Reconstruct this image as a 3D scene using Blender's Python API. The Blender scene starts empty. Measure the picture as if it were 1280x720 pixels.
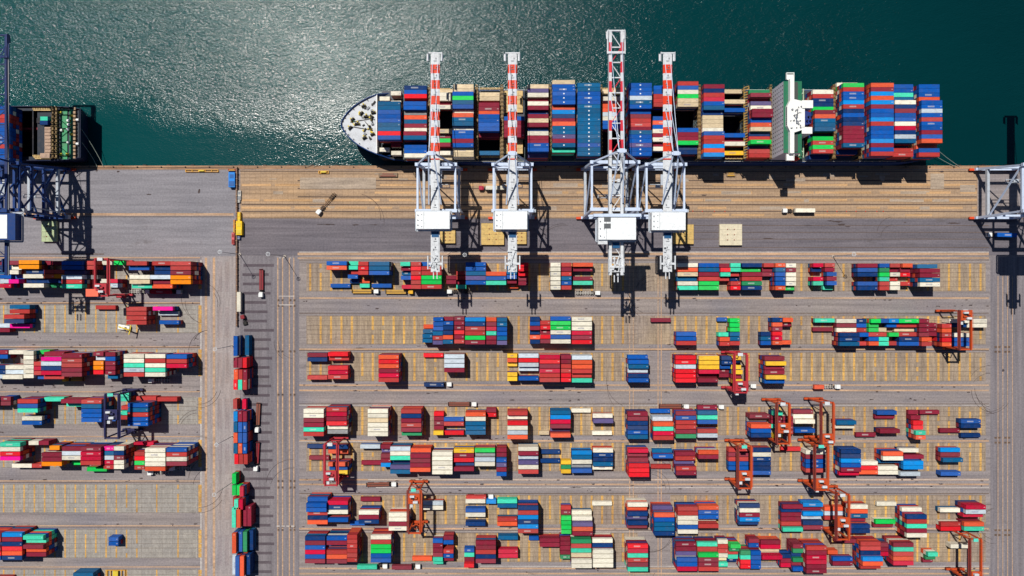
import bpy, math, random
import numpy as np
random.seed(7)
R = math.radians
# ------------------------------------------------------------------ camera, light, exposure
FPX, H = 860.0, 428.0            # focal length in photo pixels, height of the drone in metres
scene = bpy.context.scene
cd = bpy.data.cameras.new("drone_camera"); cam = bpy.data.objects.new("drone_camera", cd)
scene.collection.objects.link(cam); scene.camera = cam
cam.location = (0, 0, H); cam.rotation_euler = (0, 0, 0)
cd.sensor_width = 36.0; cd.lens = 36.0*FPX/1280.0; cd.clip_start = 1.0; cd.clip_end = 6000.0
TX, TY = 0.29, 0.475              # run of a shadow per metre of height, east and south
sun_el = math.atan(1.0/math.hypot(TX, TY))
sun_az = math.atan2(-TX, TY)     # clockwise from north towards east
w = bpy.data.worlds.new("World"); scene.world = w; w.use_nodes = True
nt = w.node_tree; bg = nt.nodes['Background']
sky = nt.nodes.new('ShaderNodeTexSky'); sky.sky_type = 'NISHITA'; sky.sun_disc = False
sky.sun_elevation = sun_el; sky.sun_rotation = sun_az; sky.air_density = 0.8; sky.dust_density = 0.3; sky.ozone_density = 6.0
nt.links.new(sky.outputs[0], bg.inputs[0]); bg.inputs[1].default_value = 0.05
sl = bpy.data.lights.new("sun", 'SUN'); sun = bpy.data.objects.new("sun", sl); scene.collection.objects.link(sun)
sl.energy = 5.0; sl.angle = R(0.53); sl.color = (1.0, 0.955, 0.88)
sun.rotation_euler = (R(90)-sun_el, 0, -sun_az + math.pi)
from mathutils import Vector
sun.rotation_euler = Vector((TX, -TY, -1.0)).to_track_quat('-Z', 'Y').to_euler()
scene.view_settings.view_transform = 'Standard'; scene.view_settings.look = 'None'
scene.view_settings.exposure = -0.1; scene.view_settings.gamma = 1.0; scene.view_settings.use_curve_mapping = False
C = scene.collection
# ------------------------------------------------------------------ helpers
def WX(px, z=0.0): return (px-640.0)*(H-z)/FPX
def WY(py, z=0.0): return (360.0-py)*(H-z)/FPX
def srgb(r, g, b):
    f = lambda c: ((c/255.0)/12.92 if c/255.0 <= 0.04045 else ((c/255.0+0.055)/1.055)**2.4)
    return (f(r), f(g), f(b))
MATS = {}
def new_mat(name):
    m = bpy.data.materials.new(name); m.use_nodes = True
    return m, m.node_tree, m.node_tree.nodes['Principled BSDF']
def noise_node(nt, scale, detail=4, rough=0.6, stretch=(1, 1, 1), coord='Object', off=(0, 0, 0)):
    tc = nt.nodes.new('ShaderNodeTexCoord'); mp = nt.nodes.new('ShaderNodeMapping')
    mp.inputs['Scale'].default_value = stretch; mp.inputs['Location'].default_value = off
    nt.links.new(tc.outputs[coord], mp.inputs[0])
    n = nt.nodes.new('ShaderNodeTexNoise'); n.inputs['Scale'].default_value = scale
    n.inputs['Detail'].default_value = detail; n.inputs['Roughness'].default_value = rough
    nt.links.new(mp.outputs[0], n.inputs['Vector'])
    return n
def ramp(nt, src, p0, p1, c0=(0, 0, 0, 1), c1=(1, 1, 1, 1)):
    r = nt.nodes.new('ShaderNodeValToRGB'); nt.links.new(src, r.inputs[0])
    r.color_ramp.elements[0].position = p0; r.color_ramp.elements[1].position = p1
    r.color_ramp.elements[0].color = c0; r.color_ramp.elements[1].color = c1
    return r
def mix(nt, fac, a, b, mode='MIX'):
    m = nt.nodes.new('ShaderNodeMix'); m.data_type = 'RGBA'; m.blend_type = mode
    for k, v in ((0, fac), (6, a), (7, b)):
        if isinstance(v, bpy.types.NodeSocket): nt.links.new(v, m.inputs[k])
        elif k == 0: m.inputs[0].default_value = v
        else: m.inputs[k].default_value = (*v[:3], 1)
    return m.outputs[2]
def paint(name, col, rough=0.5, metal=0.0, dirt=0.25, scale=0.5, dcol=(0.12, 0.09, 0.07)):
    if name in MATS: return MATS[name]
    m, nt, b = new_mat(name)
    n = noise_node(nt, scale, 5, 0.65)
    r = ramp(nt, n.outputs['Fac'], 0.45, 0.75, (0, 0, 0, 1), (dirt, dirt, dirt, 1))
    c = mix(nt, r.outputs[0], col, dcol)
    n2 = noise_node(nt, scale*6, 3, 0.5)
    r2 = ramp(nt, n2.outputs['Fac'], 0.3, 0.7, (0.86, 0.86, 0.86, 1), (1.08, 1.08, 1.08, 1))
    c = mix(nt, 1.0, c, r2.outputs[0], 'MULTIPLY')
    nt.links.new(c, b.inputs['Base Color']); b.inputs['Roughness'].default_value = rough
    b.inputs['Metallic'].default_value = metal; b.inputs['Specular IOR Level'].default_value = 0.2
    MATS[name] = m; return m
def ground_mat(name, col, col2, stain=(0.09, 0.075, 0.07), streak=(0.02, 1, 1), amount=0.5, sscale=1.0, joint=0.0, patch=0.5):
    """paving: large patches of two tones, streaks along the driving direction, spots and oil stains"""
    m, nt, b = new_mat(name)
    n1 = noise_node(nt, 0.018, 6, 0.62)
    r1 = ramp(nt, n1.outputs['Fac'], 0.5-patch*0.35, 0.5+patch*0.35)
    c = mix(nt, r1.outputs[0], col, col2)
    n2 = noise_node(nt, 0.45*sscale, 5, 0.65, streak)
    r2 = ramp(nt, n2.outputs['Fac'], 0.35, 0.68, (0.70, 0.69, 0.69, 1), (1.17, 1.16, 1.14, 1))
    c = mix(nt, amount*1.4 if amount < .7 else 1.0, c, r2.outputs[0], 'MULTIPLY')
    n3 = noise_node(nt, 0.9, 7, 0.75)
    r3 = ramp(nt, n3.outputs['Fac'], 0.3, 0.72, (0.66, 0.66, 0.67, 1), (1.24, 1.24, 1.22, 1))
    c = mix(nt, 0.85, c, r3.outputs[0], 'MULTIPLY')
    n4 = noise_node(nt, 0.10, 8, 0.7, (0.5, 1.3, 1), off=(31, 7, 0))
    r4 = ramp(nt, n4.outputs['Fac'], 0.60, 0.75, (0, 0, 0, 1), (0.65, 0.65, 0.65, 1))
    c = mix(nt, r4.outputs[0], c, stain)
    if joint > 0:      # slab joints
        tc = nt.nodes.new('ShaderNodeTexCoord'); br = nt.nodes.new('ShaderNodeTexBrick')
        br.offset = 0.0; br.inputs['Scale'].default_value = 1.0
        br.inputs['Color1'].default_value = (1, 1, 1, 1); br.inputs['Color2'].default_value = (0.88, 0.89, 0.92, 1)
        br.inputs['Mortar'].default_value = (0.62, 0.58, 0.55, 1)
        br.inputs['Mortar Size'].default_value = 0.09; br.inputs['Brick Width'].default_value = joint
        br.inputs['Row Height'].default_value = joint*0.72
        nt.links.new(tc.outputs['Object'], br.inputs['Vector'])
        c = mix(nt, 0.75, c, br.outputs[0], 'MULTIPLY')
    nt.links.new(c, b.inputs['Base Color']); b.inputs['Roughness'].default_value = 0.95; b.inputs['Specular IOR Level'].default_value = 0.2
    bp = nt.nodes.new('ShaderNodeBump'); bp.inputs['Strength'].default_value = 0.3; bp.inputs['Distance'].default_value = 0.05
    nt.links.new(n3.outputs['Fac'], bp.inputs['Height']); nt.links.new(bp.outputs[0], b.inputs['Normal'])
    return m

class MB:
    """collects boxes, beams and tubes and links them as ONE mesh object"""
    def __init__(s): s.v = []; s.f = []; s.mi = []
    def _add(s, vs, fs, mi=0):
        n = len(s.v); s.v += [tuple(p) for p in vs]; s.f += [tuple(i+n for i in f) for f in fs]; s.mi += [mi]*len(fs)
    def box(s, c, d, mi=0, rz=0.0):
        hx, hy, hz = d[0]/2, d[1]/2, d[2]/2; ca, sa = math.cos(rz), math.sin(rz)
        vs = []
        for z in (-hz, hz):
            for x, y in ((-hx, -hy), (hx, -hy), (hx, hy), (-hx, hy)):
                vs.append((c[0]+x*ca-y*sa, c[1]+x*sa+y*ca, c[2]+z))
        s._add(vs, [(3, 2, 1, 0), (4, 5, 6, 7), (0, 1, 5, 4), (1, 2, 6, 5), (2, 3, 7, 6), (3, 0, 4, 7)], mi)
        return s
    def bx(s, x0, x1, y0, y1, z0, z1, mi=0):
        return s.box(((x0+x1)/2, (y0+y1)/2, (z0+z1)/2), (abs(x1-x0), abs(y1-y0), abs(z1-z0)), mi)
    def beam(s, p, q, w, h=None, mi=0, w2=None):
        p = Vector(p); q = Vector(q); d = (q-p); L = d.length
        if L < 1e-6: return s
        d.normalize(); h = h or w; k = (w2/w) if w2 else 1.0
        up = Vector((0, 0, 1)) if abs(d.z) < 0.95 else Vector((0, 1, 0))
        a = d.cross(up).normalized(); b = a.cross(d).normalized()
        vs = []
        for c, kk in ((p, 1.0), (q, k)):
            for x, y in ((-1, -1), (1, -1), (1, 1), (-1, 1)): vs.append(c + a*(x*w/2*kk) + b*(y*h/2*kk))
        s._add(vs, [(3, 2, 1, 0), (4, 5, 6, 7), (0, 1, 5, 4), (1, 2, 6, 5), (2, 3, 7, 6), (3, 0, 4, 7)], mi)
        return s
    def tube(s, p, q, r, n=8, mi=0, r2=None):
        p = Vector(p); q = Vector(q); d = (q-p).normalized(); r2 = r if r2 is None else r2
        up = Vector((0, 0, 1)) if abs(d.z) < 0.95 else Vector((0, 1, 0))
        a = d.cross(up).normalized(); b = a.cross(d).normalized(); vs = []
        for c, rr in ((p, r), (q, r2)):
            for i in range(n):
                t = 2*math.pi*i/n; vs.append(c + a*(math.cos(t)*rr) + b*(math.sin(t)*rr))
        fs = [(i, (i+1) % n, n+(i+1) % n, n+i) for i in range(n)] + [tuple(range(n-1, -1, -1)), tuple(range(n, 2*n))]
        s._add(vs, fs, mi); return s
    def prism(s, pts, z0, z1, mi=0):
        n = len(pts); vs = [(x, y, z0) for x, y in pts] + [(x, y, z1) for x, y in pts]
        fs = [(i, (i+1) % n, n+(i+1) % n, n+i) for i in range(n)] + [tuple(range(n-1, -1, -1)), tuple(range(n, 2*n))]
        s._add(vs, fs, mi); return s
    def build(s, name, mats, parent=None, bevel=0.0):
        me = bpy.data.meshes.new(name); me.from_pydata(s.v, [], s.f); me.update()
        mats = mats if isinstance(mats, (list, tuple)) else [mats]
        for m in mats: me.materials.append(m)
        if len(mats) > 1: me.polygons.foreach_set('material_index', s.mi)
        o = bpy.data.objects.new(name, me); C.objects.link(o)
        if parent: o.parent = parent
        if bevel > 0:
            bv = o.modifiers.new('bevel', 'BEVEL'); bv.width = bevel; bv.segments = 2; bv.limit_method = 'ANGLE'
        return o
def tag(o, label=None, cat=None, group=None, kind=None):
    if label: o['label'] = label
    if cat: o['category'] = cat
    if group: o['group'] = group
    if kind: o['kind'] = kind
    return o
def thing(name, loc, rz, label, cat, group=None):
    o = bpy.data.objects.new(name, None); C.objects.link(o); o.location = loc; o.rotation_euler = (0, 0, rz)
    o.empty_display_size = 2
    return tag(o, label, cat, group)
def copy_tree(o, parent=None):
    c = o.copy(); C.objects.link(c); c.parent = parent
    for ch in list(o.children): copy_tree(ch, c)
    return c
def sheet(name, x0, x1, y0, y1, z, m, label=None):
    mb = MB(); mb._add([(x0, y0, z), (x1, y0, z), (x1, y1, z), (x0, y1, z)], [(0, 1, 2, 3)])
    o = mb.build(name, m); return tag(o, kind='structure')
# ------------------------------------------------------------------ the setting
QY = WY(207.0)                 # quay edge
WATER_Z = -3.2
def water_material():
    m, nt, b = new_mat('harbour_water')
    tc = nt.nodes.new('ShaderNodeTexCoord')
    nc = noise_node(nt, 0.006, 4, 0.5)
    rc = ramp(nt, nc.outputs['Fac'], 0.3, 0.7, (*srgb(2, 60, 62), 1), (*srgb(0, 40, 42), 1))
    # the water goes from teal in the west to darker teal in the east
    sx = nt.nodes.new('ShaderNodeSeparateXYZ'); nt.links.new(tc.outputs['Object'], sx.inputs[0])
    mr = nt.nodes.new('ShaderNodeMapRange'); mr.inputs[1].default_value = -300; mr.inputs[2].default_value = 320
    nt.links.new(sx.outputs[0], mr.inputs[0])
    c = mix(nt, mr.outputs[0], srgb(0, 72, 74), srgb(0, 34, 40))
    c = mix(nt, 0.35, c, rc.outputs[0])
    nt.links.new(c, b.inputs['Base Color'])
    b.inputs['Roughness'].default_value = 0.15; b.inputs['IOR'].default_value = 1.33
    # waves: swell, chop and ripples, running to the south-east
    def wave(scale, st, off, det=3):
        mp = nt.nodes.new('ShaderNodeMapping'); mp.inputs['Rotation'].default_value = (0, 0, R(-35))
        mp.inputs['Scale'].default_value = st; mp.inputs['Location'].default_value = off
        nt.links.new(tc.outputs['Object'], mp.inputs[0])
        n = nt.nodes.new('ShaderNodeTexNoise'); n.inputs['Scale'].default_value = scale
        n.inputs['Detail'].default_value = det; n.inputs['Roughness'].default_value = 0.55
        nt.links.new(mp.outputs[0], n.inputs['Vector']); return n.outputs['Fac']
    # wind gusts make some patches rougher
    ng = noise_node(nt, 0.010, 3, 0.5, (1, 1, 1), off=(5, 3, 0)); rg = ramp(nt, ng.outputs['Fac'], 0.35, 0.65, (0.65, 0.65, 0.65, 1), (1, 1, 1, 1))
    h1 = wave(0.62, (1, 2.2, 1), (0, 0, 0), 2); h2 = wave(0.16, (1, 1.7, 1), (9, 4, 0), 2); h3 = wave(1.5, (1, 1.6, 1), (2, 8, 0), 2)
    def mul(a, k):
        q = nt.nodes.new('ShaderNodeMath'); q.operation = 'MULTIPLY'; nt.links.new(a, q.inputs[0])
        if isinstance(k, float): q.inputs[1].default_value = k
        else: nt.links.new(k, q.inputs[1])
        return q.outputs[0]
    def add(a, c2):
        q = nt.nodes.new('ShaderNodeMath'); q.operation = 'ADD'; nt.links.new(a, q.inputs[0]); nt.links.new(c2, q.inputs[1]); return q.outputs[0]
    hh = add(add(mul(h1, 0.85), mul(h2, 1.3)), mul(h3, 0.30))
    hh = mul(hh, rg.outputs[0])
    # the water lies calmer in the lee of the quay and the ships
    ls = nt.nodes.new('ShaderNodeMapRange'); ls.inputs[1].default_value = QY+16; ls.inputs[2].default_value = QY+50; ls.inputs[3].default_value = 0.24; ls.inputs[4].default_value = 1.0
    wob = nt.nodes.new('ShaderNodeMath'); wob.operation = 'MULTIPLY_ADD'; nt.links.new(ng.outputs['Fac'], wob.inputs[0]); wob.inputs[1].default_value = 40.0
    sub = nt.nodes.new('ShaderNodeMath'); sub.operation = 'ADD'; nt.links.new(sx.outputs[1], sub.inputs[0]); sub.inputs[1].default_value = -20.0
    nt.links.new(sub.outputs[0], wob.inputs[2]); nt.links.new(wob.outputs[0], ls.inputs[0])
    hh = mul(hh, ls.outputs[0])
    bp = nt.nodes.new('ShaderNodeBump'); bp.inputs['Strength'].default_value = 1.0; bp.inputs['Distance'].default_value = 0.42
    nt.links.new(hh, bp.inputs['Height']); nt.links.new(bp.outputs[0], b.inputs['Normal'])
    return m
sheet('water', -2200, 2200, QY-2.0, 2200, WATER_Z, water_material())
m_asph = ground_mat('grey_asphalt', srgb(120, 114, 120), srgb(105, 101, 109), streak=(0.03, 1, 1), amount=0.6)
m_road = ground_mat('yard_road', srgb(132, 127, 133), srgb(150, 140, 136), streak=(0.025, 1, 1), amount=0.62)
m_slab = ground_mat('yard_slab', srgb(174, 154, 126), srgb(152, 138, 128), streak=(1, 0.12, 1), amount=0.75, joint=3.27)
m_slabL = ground_mat('light_yard_slab', srgb(164, 158, 148), srgb(154, 149, 145), streak=(1, 0.3, 1), amount=0.4, joint=6.4, patch=0.8)
m_apron = ground_mat('tan_apron', srgb(184, 153, 120), srgb(166, 144, 124), stain=srgb(120, 95, 75), streak=(0.03, 1.2, 1), amount=0.65, joint=3.4)
m_apronL = ground_mat('quay_concrete', srgb(143, 140, 146), srgb(132, 130, 137), streak=(0.04, 1, 1), amount=0.45)
m_vroad = ground_mat('north_south_road', srgb(118, 114, 121), srgb(132, 126, 130), streak=(1, 0.03, 1), amount=0.6)
m_tan = ground_mat('worn_tan_line', srgb(196, 160, 128), srgb(176, 150, 128), streak=(0.1, 1, 1), amount=0.7)
m_cope = ground_mat('quay_coping', srgb(178, 142, 112), srgb(150, 120, 98), streak=(0.15, 1, 1), amount=0.7)
m_dark = ground_mat('worn_rail_groove', srgb(92, 78, 72), srgb(110, 92, 80), streak=(0.1, 1, 1), amount=0.6)
m_beam = ground_mat('ochre_beam', srgb(222, 176, 98), srgb(178, 138, 84), stain=srgb(120, 86, 56), streak=(1, 0.5, 1), amount=0.7)
m_white = ground_mat('worn_white_marking', srgb(205, 200, 195), srgb(180, 172, 168), streak=(0.3, 1, 1), amount=0.6)
m_sleeper = ground_mat('dark_tyre_band', srgb(82, 74, 82), srgb(98, 89, 95), streak=(0.2, 1, 1), amount=0.5)
m_pink = ground_mat('pinkish_concrete', srgb(154, 148, 150), srgb(162, 150, 146), streak=(1, 0.1, 1), amount=0.5)
# one ground sheet out to the horizon, with a quay wall down to the water
g = MB()
g._add([(-2200, -2200, 0), (2200, -2200, 0), (2200, QY, 0), (-2200, QY, 0), (-2200, QY, -9), (2200, QY, -9)], [(0, 1, 2, 3), (3, 2, 5, 4)])
tag(g.build('ground', m_road), kind='structure')
L0, L1, L2, L3, L4 = 0.02, 0.04, 0.06, 0.08, 0.10
def psheet(name, x0, x1, y0, y1, z, m): return sheet(name, WX(x0), WX(x1), WY(y1), WY(y0), z, m)
psheet('quay_pavement', -160, 294, 213, 320, L0, m_apronL)
psheet('quay_road', 300, 1440, 273.6, 319.5, L0, m_asph)
psheet('crane_apron', 300.5, 1222, 212.5, 273.2, L0, m_apron)
psheet('quay_edge', -160, 1440, 207, 211.8, L0, m_cope)
psheet('north_south_road', 300, 374, 319.7, 900, L0, m_vroad)
psheet('east_road', 1238, 1440, 320, 900, L0, m_vroad)
psheet('west_pavement', 252, 294.2, 320.5, 900, L0, m_pink)
# strips: one object per kind of line
def strips(name, rects, z, m, stagger=False):
    mb = MB()
    for i_, (x0, x1, y0, y1) in enumerate(rects):
        z = z+.0006 if stagger else z
        a, b_, c, d = WX(x0), WX(x1), WY(y1), WY(y0)
        mb._add([(a, c, z), (b_, c, z), (b_, d, z), (a, d, z)], [(0, 1, 2, 3)])
    return tag(mb.build(name, m), kind='structure')
# apron lanes and rails
rnd = random.Random(3)
ap = []
for y in (225.0, 235.2, 245.4, 255.0, 263.6): ap.append((302 if y > 250 else 372, 1221, y, y+1.3))
strips('apron_drain', ap, L1, m_dark)
strips('crane_rail', [(300, 1222, 213.6, 214.6), (300, 1222, 272.2, 273.0), (-160, 292, 209.2, 210.2), (-160, 292, 270.6, 271.4), (1222, 1440, 213.6, 214.6), (1222, 1440, 272.6, 273.4)], L2, m_dark)
lt = []
for y in (231, 240.5, 250, 259.5, 268.5):
    x = 302
    while x < 1221:
        wd = rnd.uniform(20, 90)
        if rnd.random() < .75: lt.append((x, min(1221, x+wd), y-1.2, y+1.6))
        x += wd + rnd.uniform(1, 12)
strips('apron_lane', lt, L1, ground_mat('ochre_lane', srgb(200, 160, 116), srgb(188, 154, 118), streak=(0.06, 1, 1), amount=0.8))
tn = [(-160, 292, 266.4, 269.6), (372, 1236, 315.8, 319.0), (372, 1236, 321.5, 323.6)]
for y in (371.6, 435.6, 480.5, 487.0, 550.0, 598.6, 604.5, 659.8, 709.5, 716): tn.append((374, 1236, y, y+2.0))
for y in (321.5, 377.8, 433, 489, 545, 600.5, 656.5, 708.0): tn.append((-160, 250, y, y+1.3))
strips('worn_lane_line', tn, L1, m_tan)
wh = [(374, 1236, 314.6, 315.6), (470, 1236, 609, 609.9), (374, 1236, 506.0, 506.7), (374, 900, 664.0, 664.5), (600, 1236, 707.5, 708.2), (250.5, 252, 325, 720),
      (460, 1236, 599.2, 600), (374, 640, 551.6, 552.2)]
strips('white_lane_line', wh, L2, m_white)
dk = [(-160, 250, 379.2, 380.0), (-160, 250, 434, 434.8), (-160, 250, 602.5, 603.2), (-160, 250, 658.5, 659.1)]
for y in (324.6, 391.0, 504.5, 616.5, 663.0, 437.4): dk.append((374, 1236, y, y+0.9))
for y in (281.5, 290, 298.5, 309): dk.append((860, 1236, y, y+0.7))
dk += [(-160, 130, 317, 318.2)]
strips('tyre_track', dk, L1, m_dark)
vs = []
for x in (346.5, 352.5, 361, 366.5): vs.append((x, x+1.5, 322, 900))
for x in (1247, 1253, 1259, 1265): vs.append((x, x+0.9, 345, 900))
for x in (786.5, 791, 822, 826): vs.append((x, x+1.1, 320, 720))
for x in (256, 266): vs.append((x, x+3, 322, 900))
strips('gantry_track', vs, L1+.012, m_tan)
sp = []
y = 330
while y < 900:
    sp.append((303+rnd.uniform(0, 2), 341+rnd.uniform(-8, 3), y, y+3.4)); y += 11.6
strips('wheel_path_band', sp, L1, m_sleeper)
strips('turning_pad', [(1243+i*4.6+(3 if i > 1 else 0), 1246+i*4.6+(3 if i > 1 else 0), yy+j*6, yy+j*6+2.4) for yy in (432.5, 546, 661.5) for j in (0, 1) for i in range(4)] +
       [(347+i*5, 349.4+i*5, yy, yy+2.6) for yy in (374, 381, 438, 492, 600, 608, 657, 661) for i in (0, 1, 3, 4)], L2, m_dark)
strips('bay_marking', [(349, 351, 321.5, 323), (353.5, 355.5, 321.5, 323), (362, 364, 321.5, 323), (349, 367.5, 369.7, 370.7), (349, 367.5, 380.6, 381.6)] +
       [(346+i*6, 350+i*6, 656.8, 658.6) for i in range(4)], L3, m_white)
pc = []
for _ in range(46):
    x = rnd.uniform(304, 1200); y = rnd.choice((216.5, 219.5, 223, 229, 239, 249, 258)); pc.append((x, min(1220, x+rnd.uniform(4, 34)), y, y+rnd.uniform(1.2, 5)))
pc.append((1163, 1180, 217, 236)); pc.append((1200, 1219, 231, 240)); pc.append((375, 470, 222, 236))
strips('apron_repair_patch', pc, L1+.01, ground_mat('pale_repair', srgb(176, 158, 138), srgb(166, 152, 140), streak=(.1, 1, 1), amount=.7), stagger=True)
# container blocks: slab, row joints, ochre support beams
BLOCKS = {'A': (329.5, 363.6), 'B': (395.2, 429.8), 'C': (441.0, 476.0), 'D': (508.6, 543.6), 'E': (553.6, 588.6), 'F': (619.2, 655.0), 'G': (666.5, 702.0)}
slab = []; beams = []; rows = []; slabL = []
for k, (y0, y1) in BLOCKS.items():
    slab.append((383, 797, y0-.6, y1+.6)); slab.append((838, 1232, y0-.6, y1+.6))
    slab.append((797.5, 837.5, y0-.6, y1+.6)) if k in 'ABD' else None
    for i in range(0, 31): beams.append((387.8+13.03*i-1.3, 387.8+13.03*i+1.3, y0, y1))
    for i in range(0, 30): beams.append((1225.6-13.17*i-1.3, 1225.6-13.17*i+1.3, y0, y1))
    for j in range(7):
        yy = y0+(y1-y0)*j/6
        rows.append((384, 797, yy-.16, yy+.16)); rows.append((838, 1231, yy-.16, yy+.16))
LB = [(326.5, 361.5), (381.5, 415.8), (436.5, 470.5), (496.5, 530.0), (549.5, 584), (605.5, 640.5), (661.8, 697.0), (712, 747)]
for (y0, y1) in LB:
    slabL.append((-160, 247, y0-.5, y1+.5))
    for i in range(-14, 10): beams.append((55.9+12.8*i-.9, 55.9+12.8*i+.9, y0, y1))
    for x in (196.0, 222.6, 249.0): beams.append((x-.9, x+.9 if x < 240 else x+3.0, y0, y1))
    for j in range(7):
        yy = y0+(y1-y0)*j/6; rows.append((-160, 245, yy-.14, yy+.14))
strips('yard_slab', slab, L1+.005, m_slab)
strips('light_yard_slab', slabL, L1+.005, m_slabL)
strips('slab_joint', rows, L2, m_dark)
segs = []
for x0, x1, y0, y1 in beams:
    if rnd.random() < .03: continue
    for j in range(6):
        if rnd.random() < .05: continue
        a_, b2 = y0+(y1-y0)*j/6, y0+(y1-y0)*(j+1)/6; k_ = rnd.uniform(-.25, .3)
        segs.append((x0-k_*.5, x1+k_*.5, a_+.1+rnd.uniform(0, .25), b2-.1-rnd.uniform(0, .25)))
strips('support_beam', segs, L3, m_beam)
# pinkish bays west of the wall
strips('concrete_bay', [(254+i*9, 259.5+i*9, y, y+38) for i in range(4) for y in (327, 384, 441, 498, 555, 612, 669)], L0+.01, ground_mat('bay_concrete', srgb(146, 138, 142), srgb(160, 146, 140), streak=(1, .1, 1)))
# oil spots and patches in the asphalt
ob = MB(); ro = random.Random(11)
def blot(cx, cy, rx, ry, z):
    n = 18; vs = [(cx, cy, z)]
    for i in range(n):
        t = 2*math.pi*i/n; k = ro.uniform(.55, 1.15); vs.append((cx+math.cos(t)*rx*k, cy+math.sin(t)*ry*k, z))
    ob._add(vs, [(0, 1+i, 1+(i+1) % n) for i in range(n)])
for x, y, rx, ry in ((410, 280.5, 9, .8), (400, 280.3, 5, .5), (444, 281, 4, .9), (468, 281, 6, .6), (1047, 277, 7, 1.2), (1052, 280.5, 6, 1.4), (1038, 276, 4, .8), (1060, 283.2, 4, .8),
                     (1010, 282, 6, .6), (960, 298, 7, .5), (404, 215.6, 5, 1.1), (186, 243, 4, .7), (249, 239, 1.6, 3), (121, 213.4, 2, 1), (148, 214.4, 2, 1.3),
                     (1192, 279, 8, 1.0), (1177, 214.5, 3, 1), (880, 244, 4, 1), (1131, 278, 2, .6), (640, 500, 4, .7), (720, 609, 9, .6), (450, 435, 8, .7), (1254, 463, 1.6, 1.8)):
    blot(WX(x), WY(y), rx*.49, ry*.49, L3+.03)
for _ in range(260):
    y = rnd.choice((375, 383, 434, 482, 490, 499, 548, 600, 607, 613, 660, 712)) + rnd.gauss(0, 1.5)
    blot(WX(rnd.uniform(376, 1236)), WY(y), rnd.uniform(.3, 1.6), rnd.uniform(.2, .5), L3+.01)
for _ in range(90):
    y = rnd.choice((374, 378, 424, 432, 484, 489, 541, 600, 655)) + rnd.gauss(0, 1.2)
    blot(WX(rnd.uniform(0, 248)), WY(y), rnd.uniform(.3, 1.5), rnd.uniform(.2, .5), L3+.01)
def arc(cx, cy, r, a0, a1, w, z):
    n = 14; k = len(ob.v); 
    for i in range(n+1):
        t = a0+(a1-a0)*i/n
        for rr in (r-w/2, r+w/2): ob.v.append((cx+math.cos(t)*rr, cy+math.sin(t)*rr, z+.0))
    for i in range(n): ob.f.append((k+2*i, k+2*i+1, k+2*i+3, k+2*i+2)); ob.mi.append(0)
for i in range(34):
    px, py = (rnd.choice((366, 372, 790, 815, 1236, 1244, 250, 262)), rnd.choice((372, 382, 434, 484, 492, 548, 600, 610, 660, 712))) if i > 6 else (rnd.uniform(310, 1230), rnd.uniform(276, 312))
    a = rnd.choice((0, 1, 2, 3))*math.pi/2+rnd.uniform(-.2, .2); r = rnd.uniform(8, 16)
    for dr in (0, 2.0): arc(WX(px)+rnd.uniform(-1, 1), WY(py)+rnd.uniform(-4, 4), r+dr, a, a+rnd.uniform(.9, 1.6), .18, L3+.04+.001*i)
tag(ob.build('oil_stain', ground_mat('oil_stain', srgb(70, 60, 62), srgb(90, 78, 76))), kind='structure')
# ------------------------------------------------------------------ shipping containers
# paint of each letter, as the sunlit steel shows it
PAINT = {'R': (222, 28, 42), 'C': (196, 14, 58), 'M': (134, 34, 56), 'K': (180, 58, 56), 'O': (222, 88, 54), 'A': (250, 140, 10),
         'Y': (236, 186, 52), 'B': (0, 82, 166), 'N': (0, 52, 108), 'S': (0, 90, 136), 'L': (0, 134, 212), 'G': (22, 196, 84),
         'D': (40, 138, 90), 'T': (66, 206, 170), 'W': (226, 220, 202), 'Q': (212, 192, 158), 'E': (192, 204, 214),
         'P': (232, 12, 140), 'V': (92, 82, 130), 'Z': (138, 140, 142)}
CNAME = {'R': 'bright red', 'C': 'crimson', 'M': 'maroon', 'K': 'brick red', 'O': 'orange red', 'A': 'amber', 'Y': 'yellow', 'B': 'blue',
         'N': 'navy', 'S': 'steel blue', 'L': 'sky blue', 'G': 'bright green', 'D': 'dark green', 'T': 'turquoise', 'W': 'cream white',
         'Q': 'tan', 'E': 'pale grey', 'P': 'magenta', 'V': 'slate purple', 'Z': 'grey'}
CW, CH = 2.438, 2.62
LEN = {2: 6.06, 4: 12.19, 5: 13.72}
def tile(ox, oy, s): return (ox, oy, s)
T = 16/3.0
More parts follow.
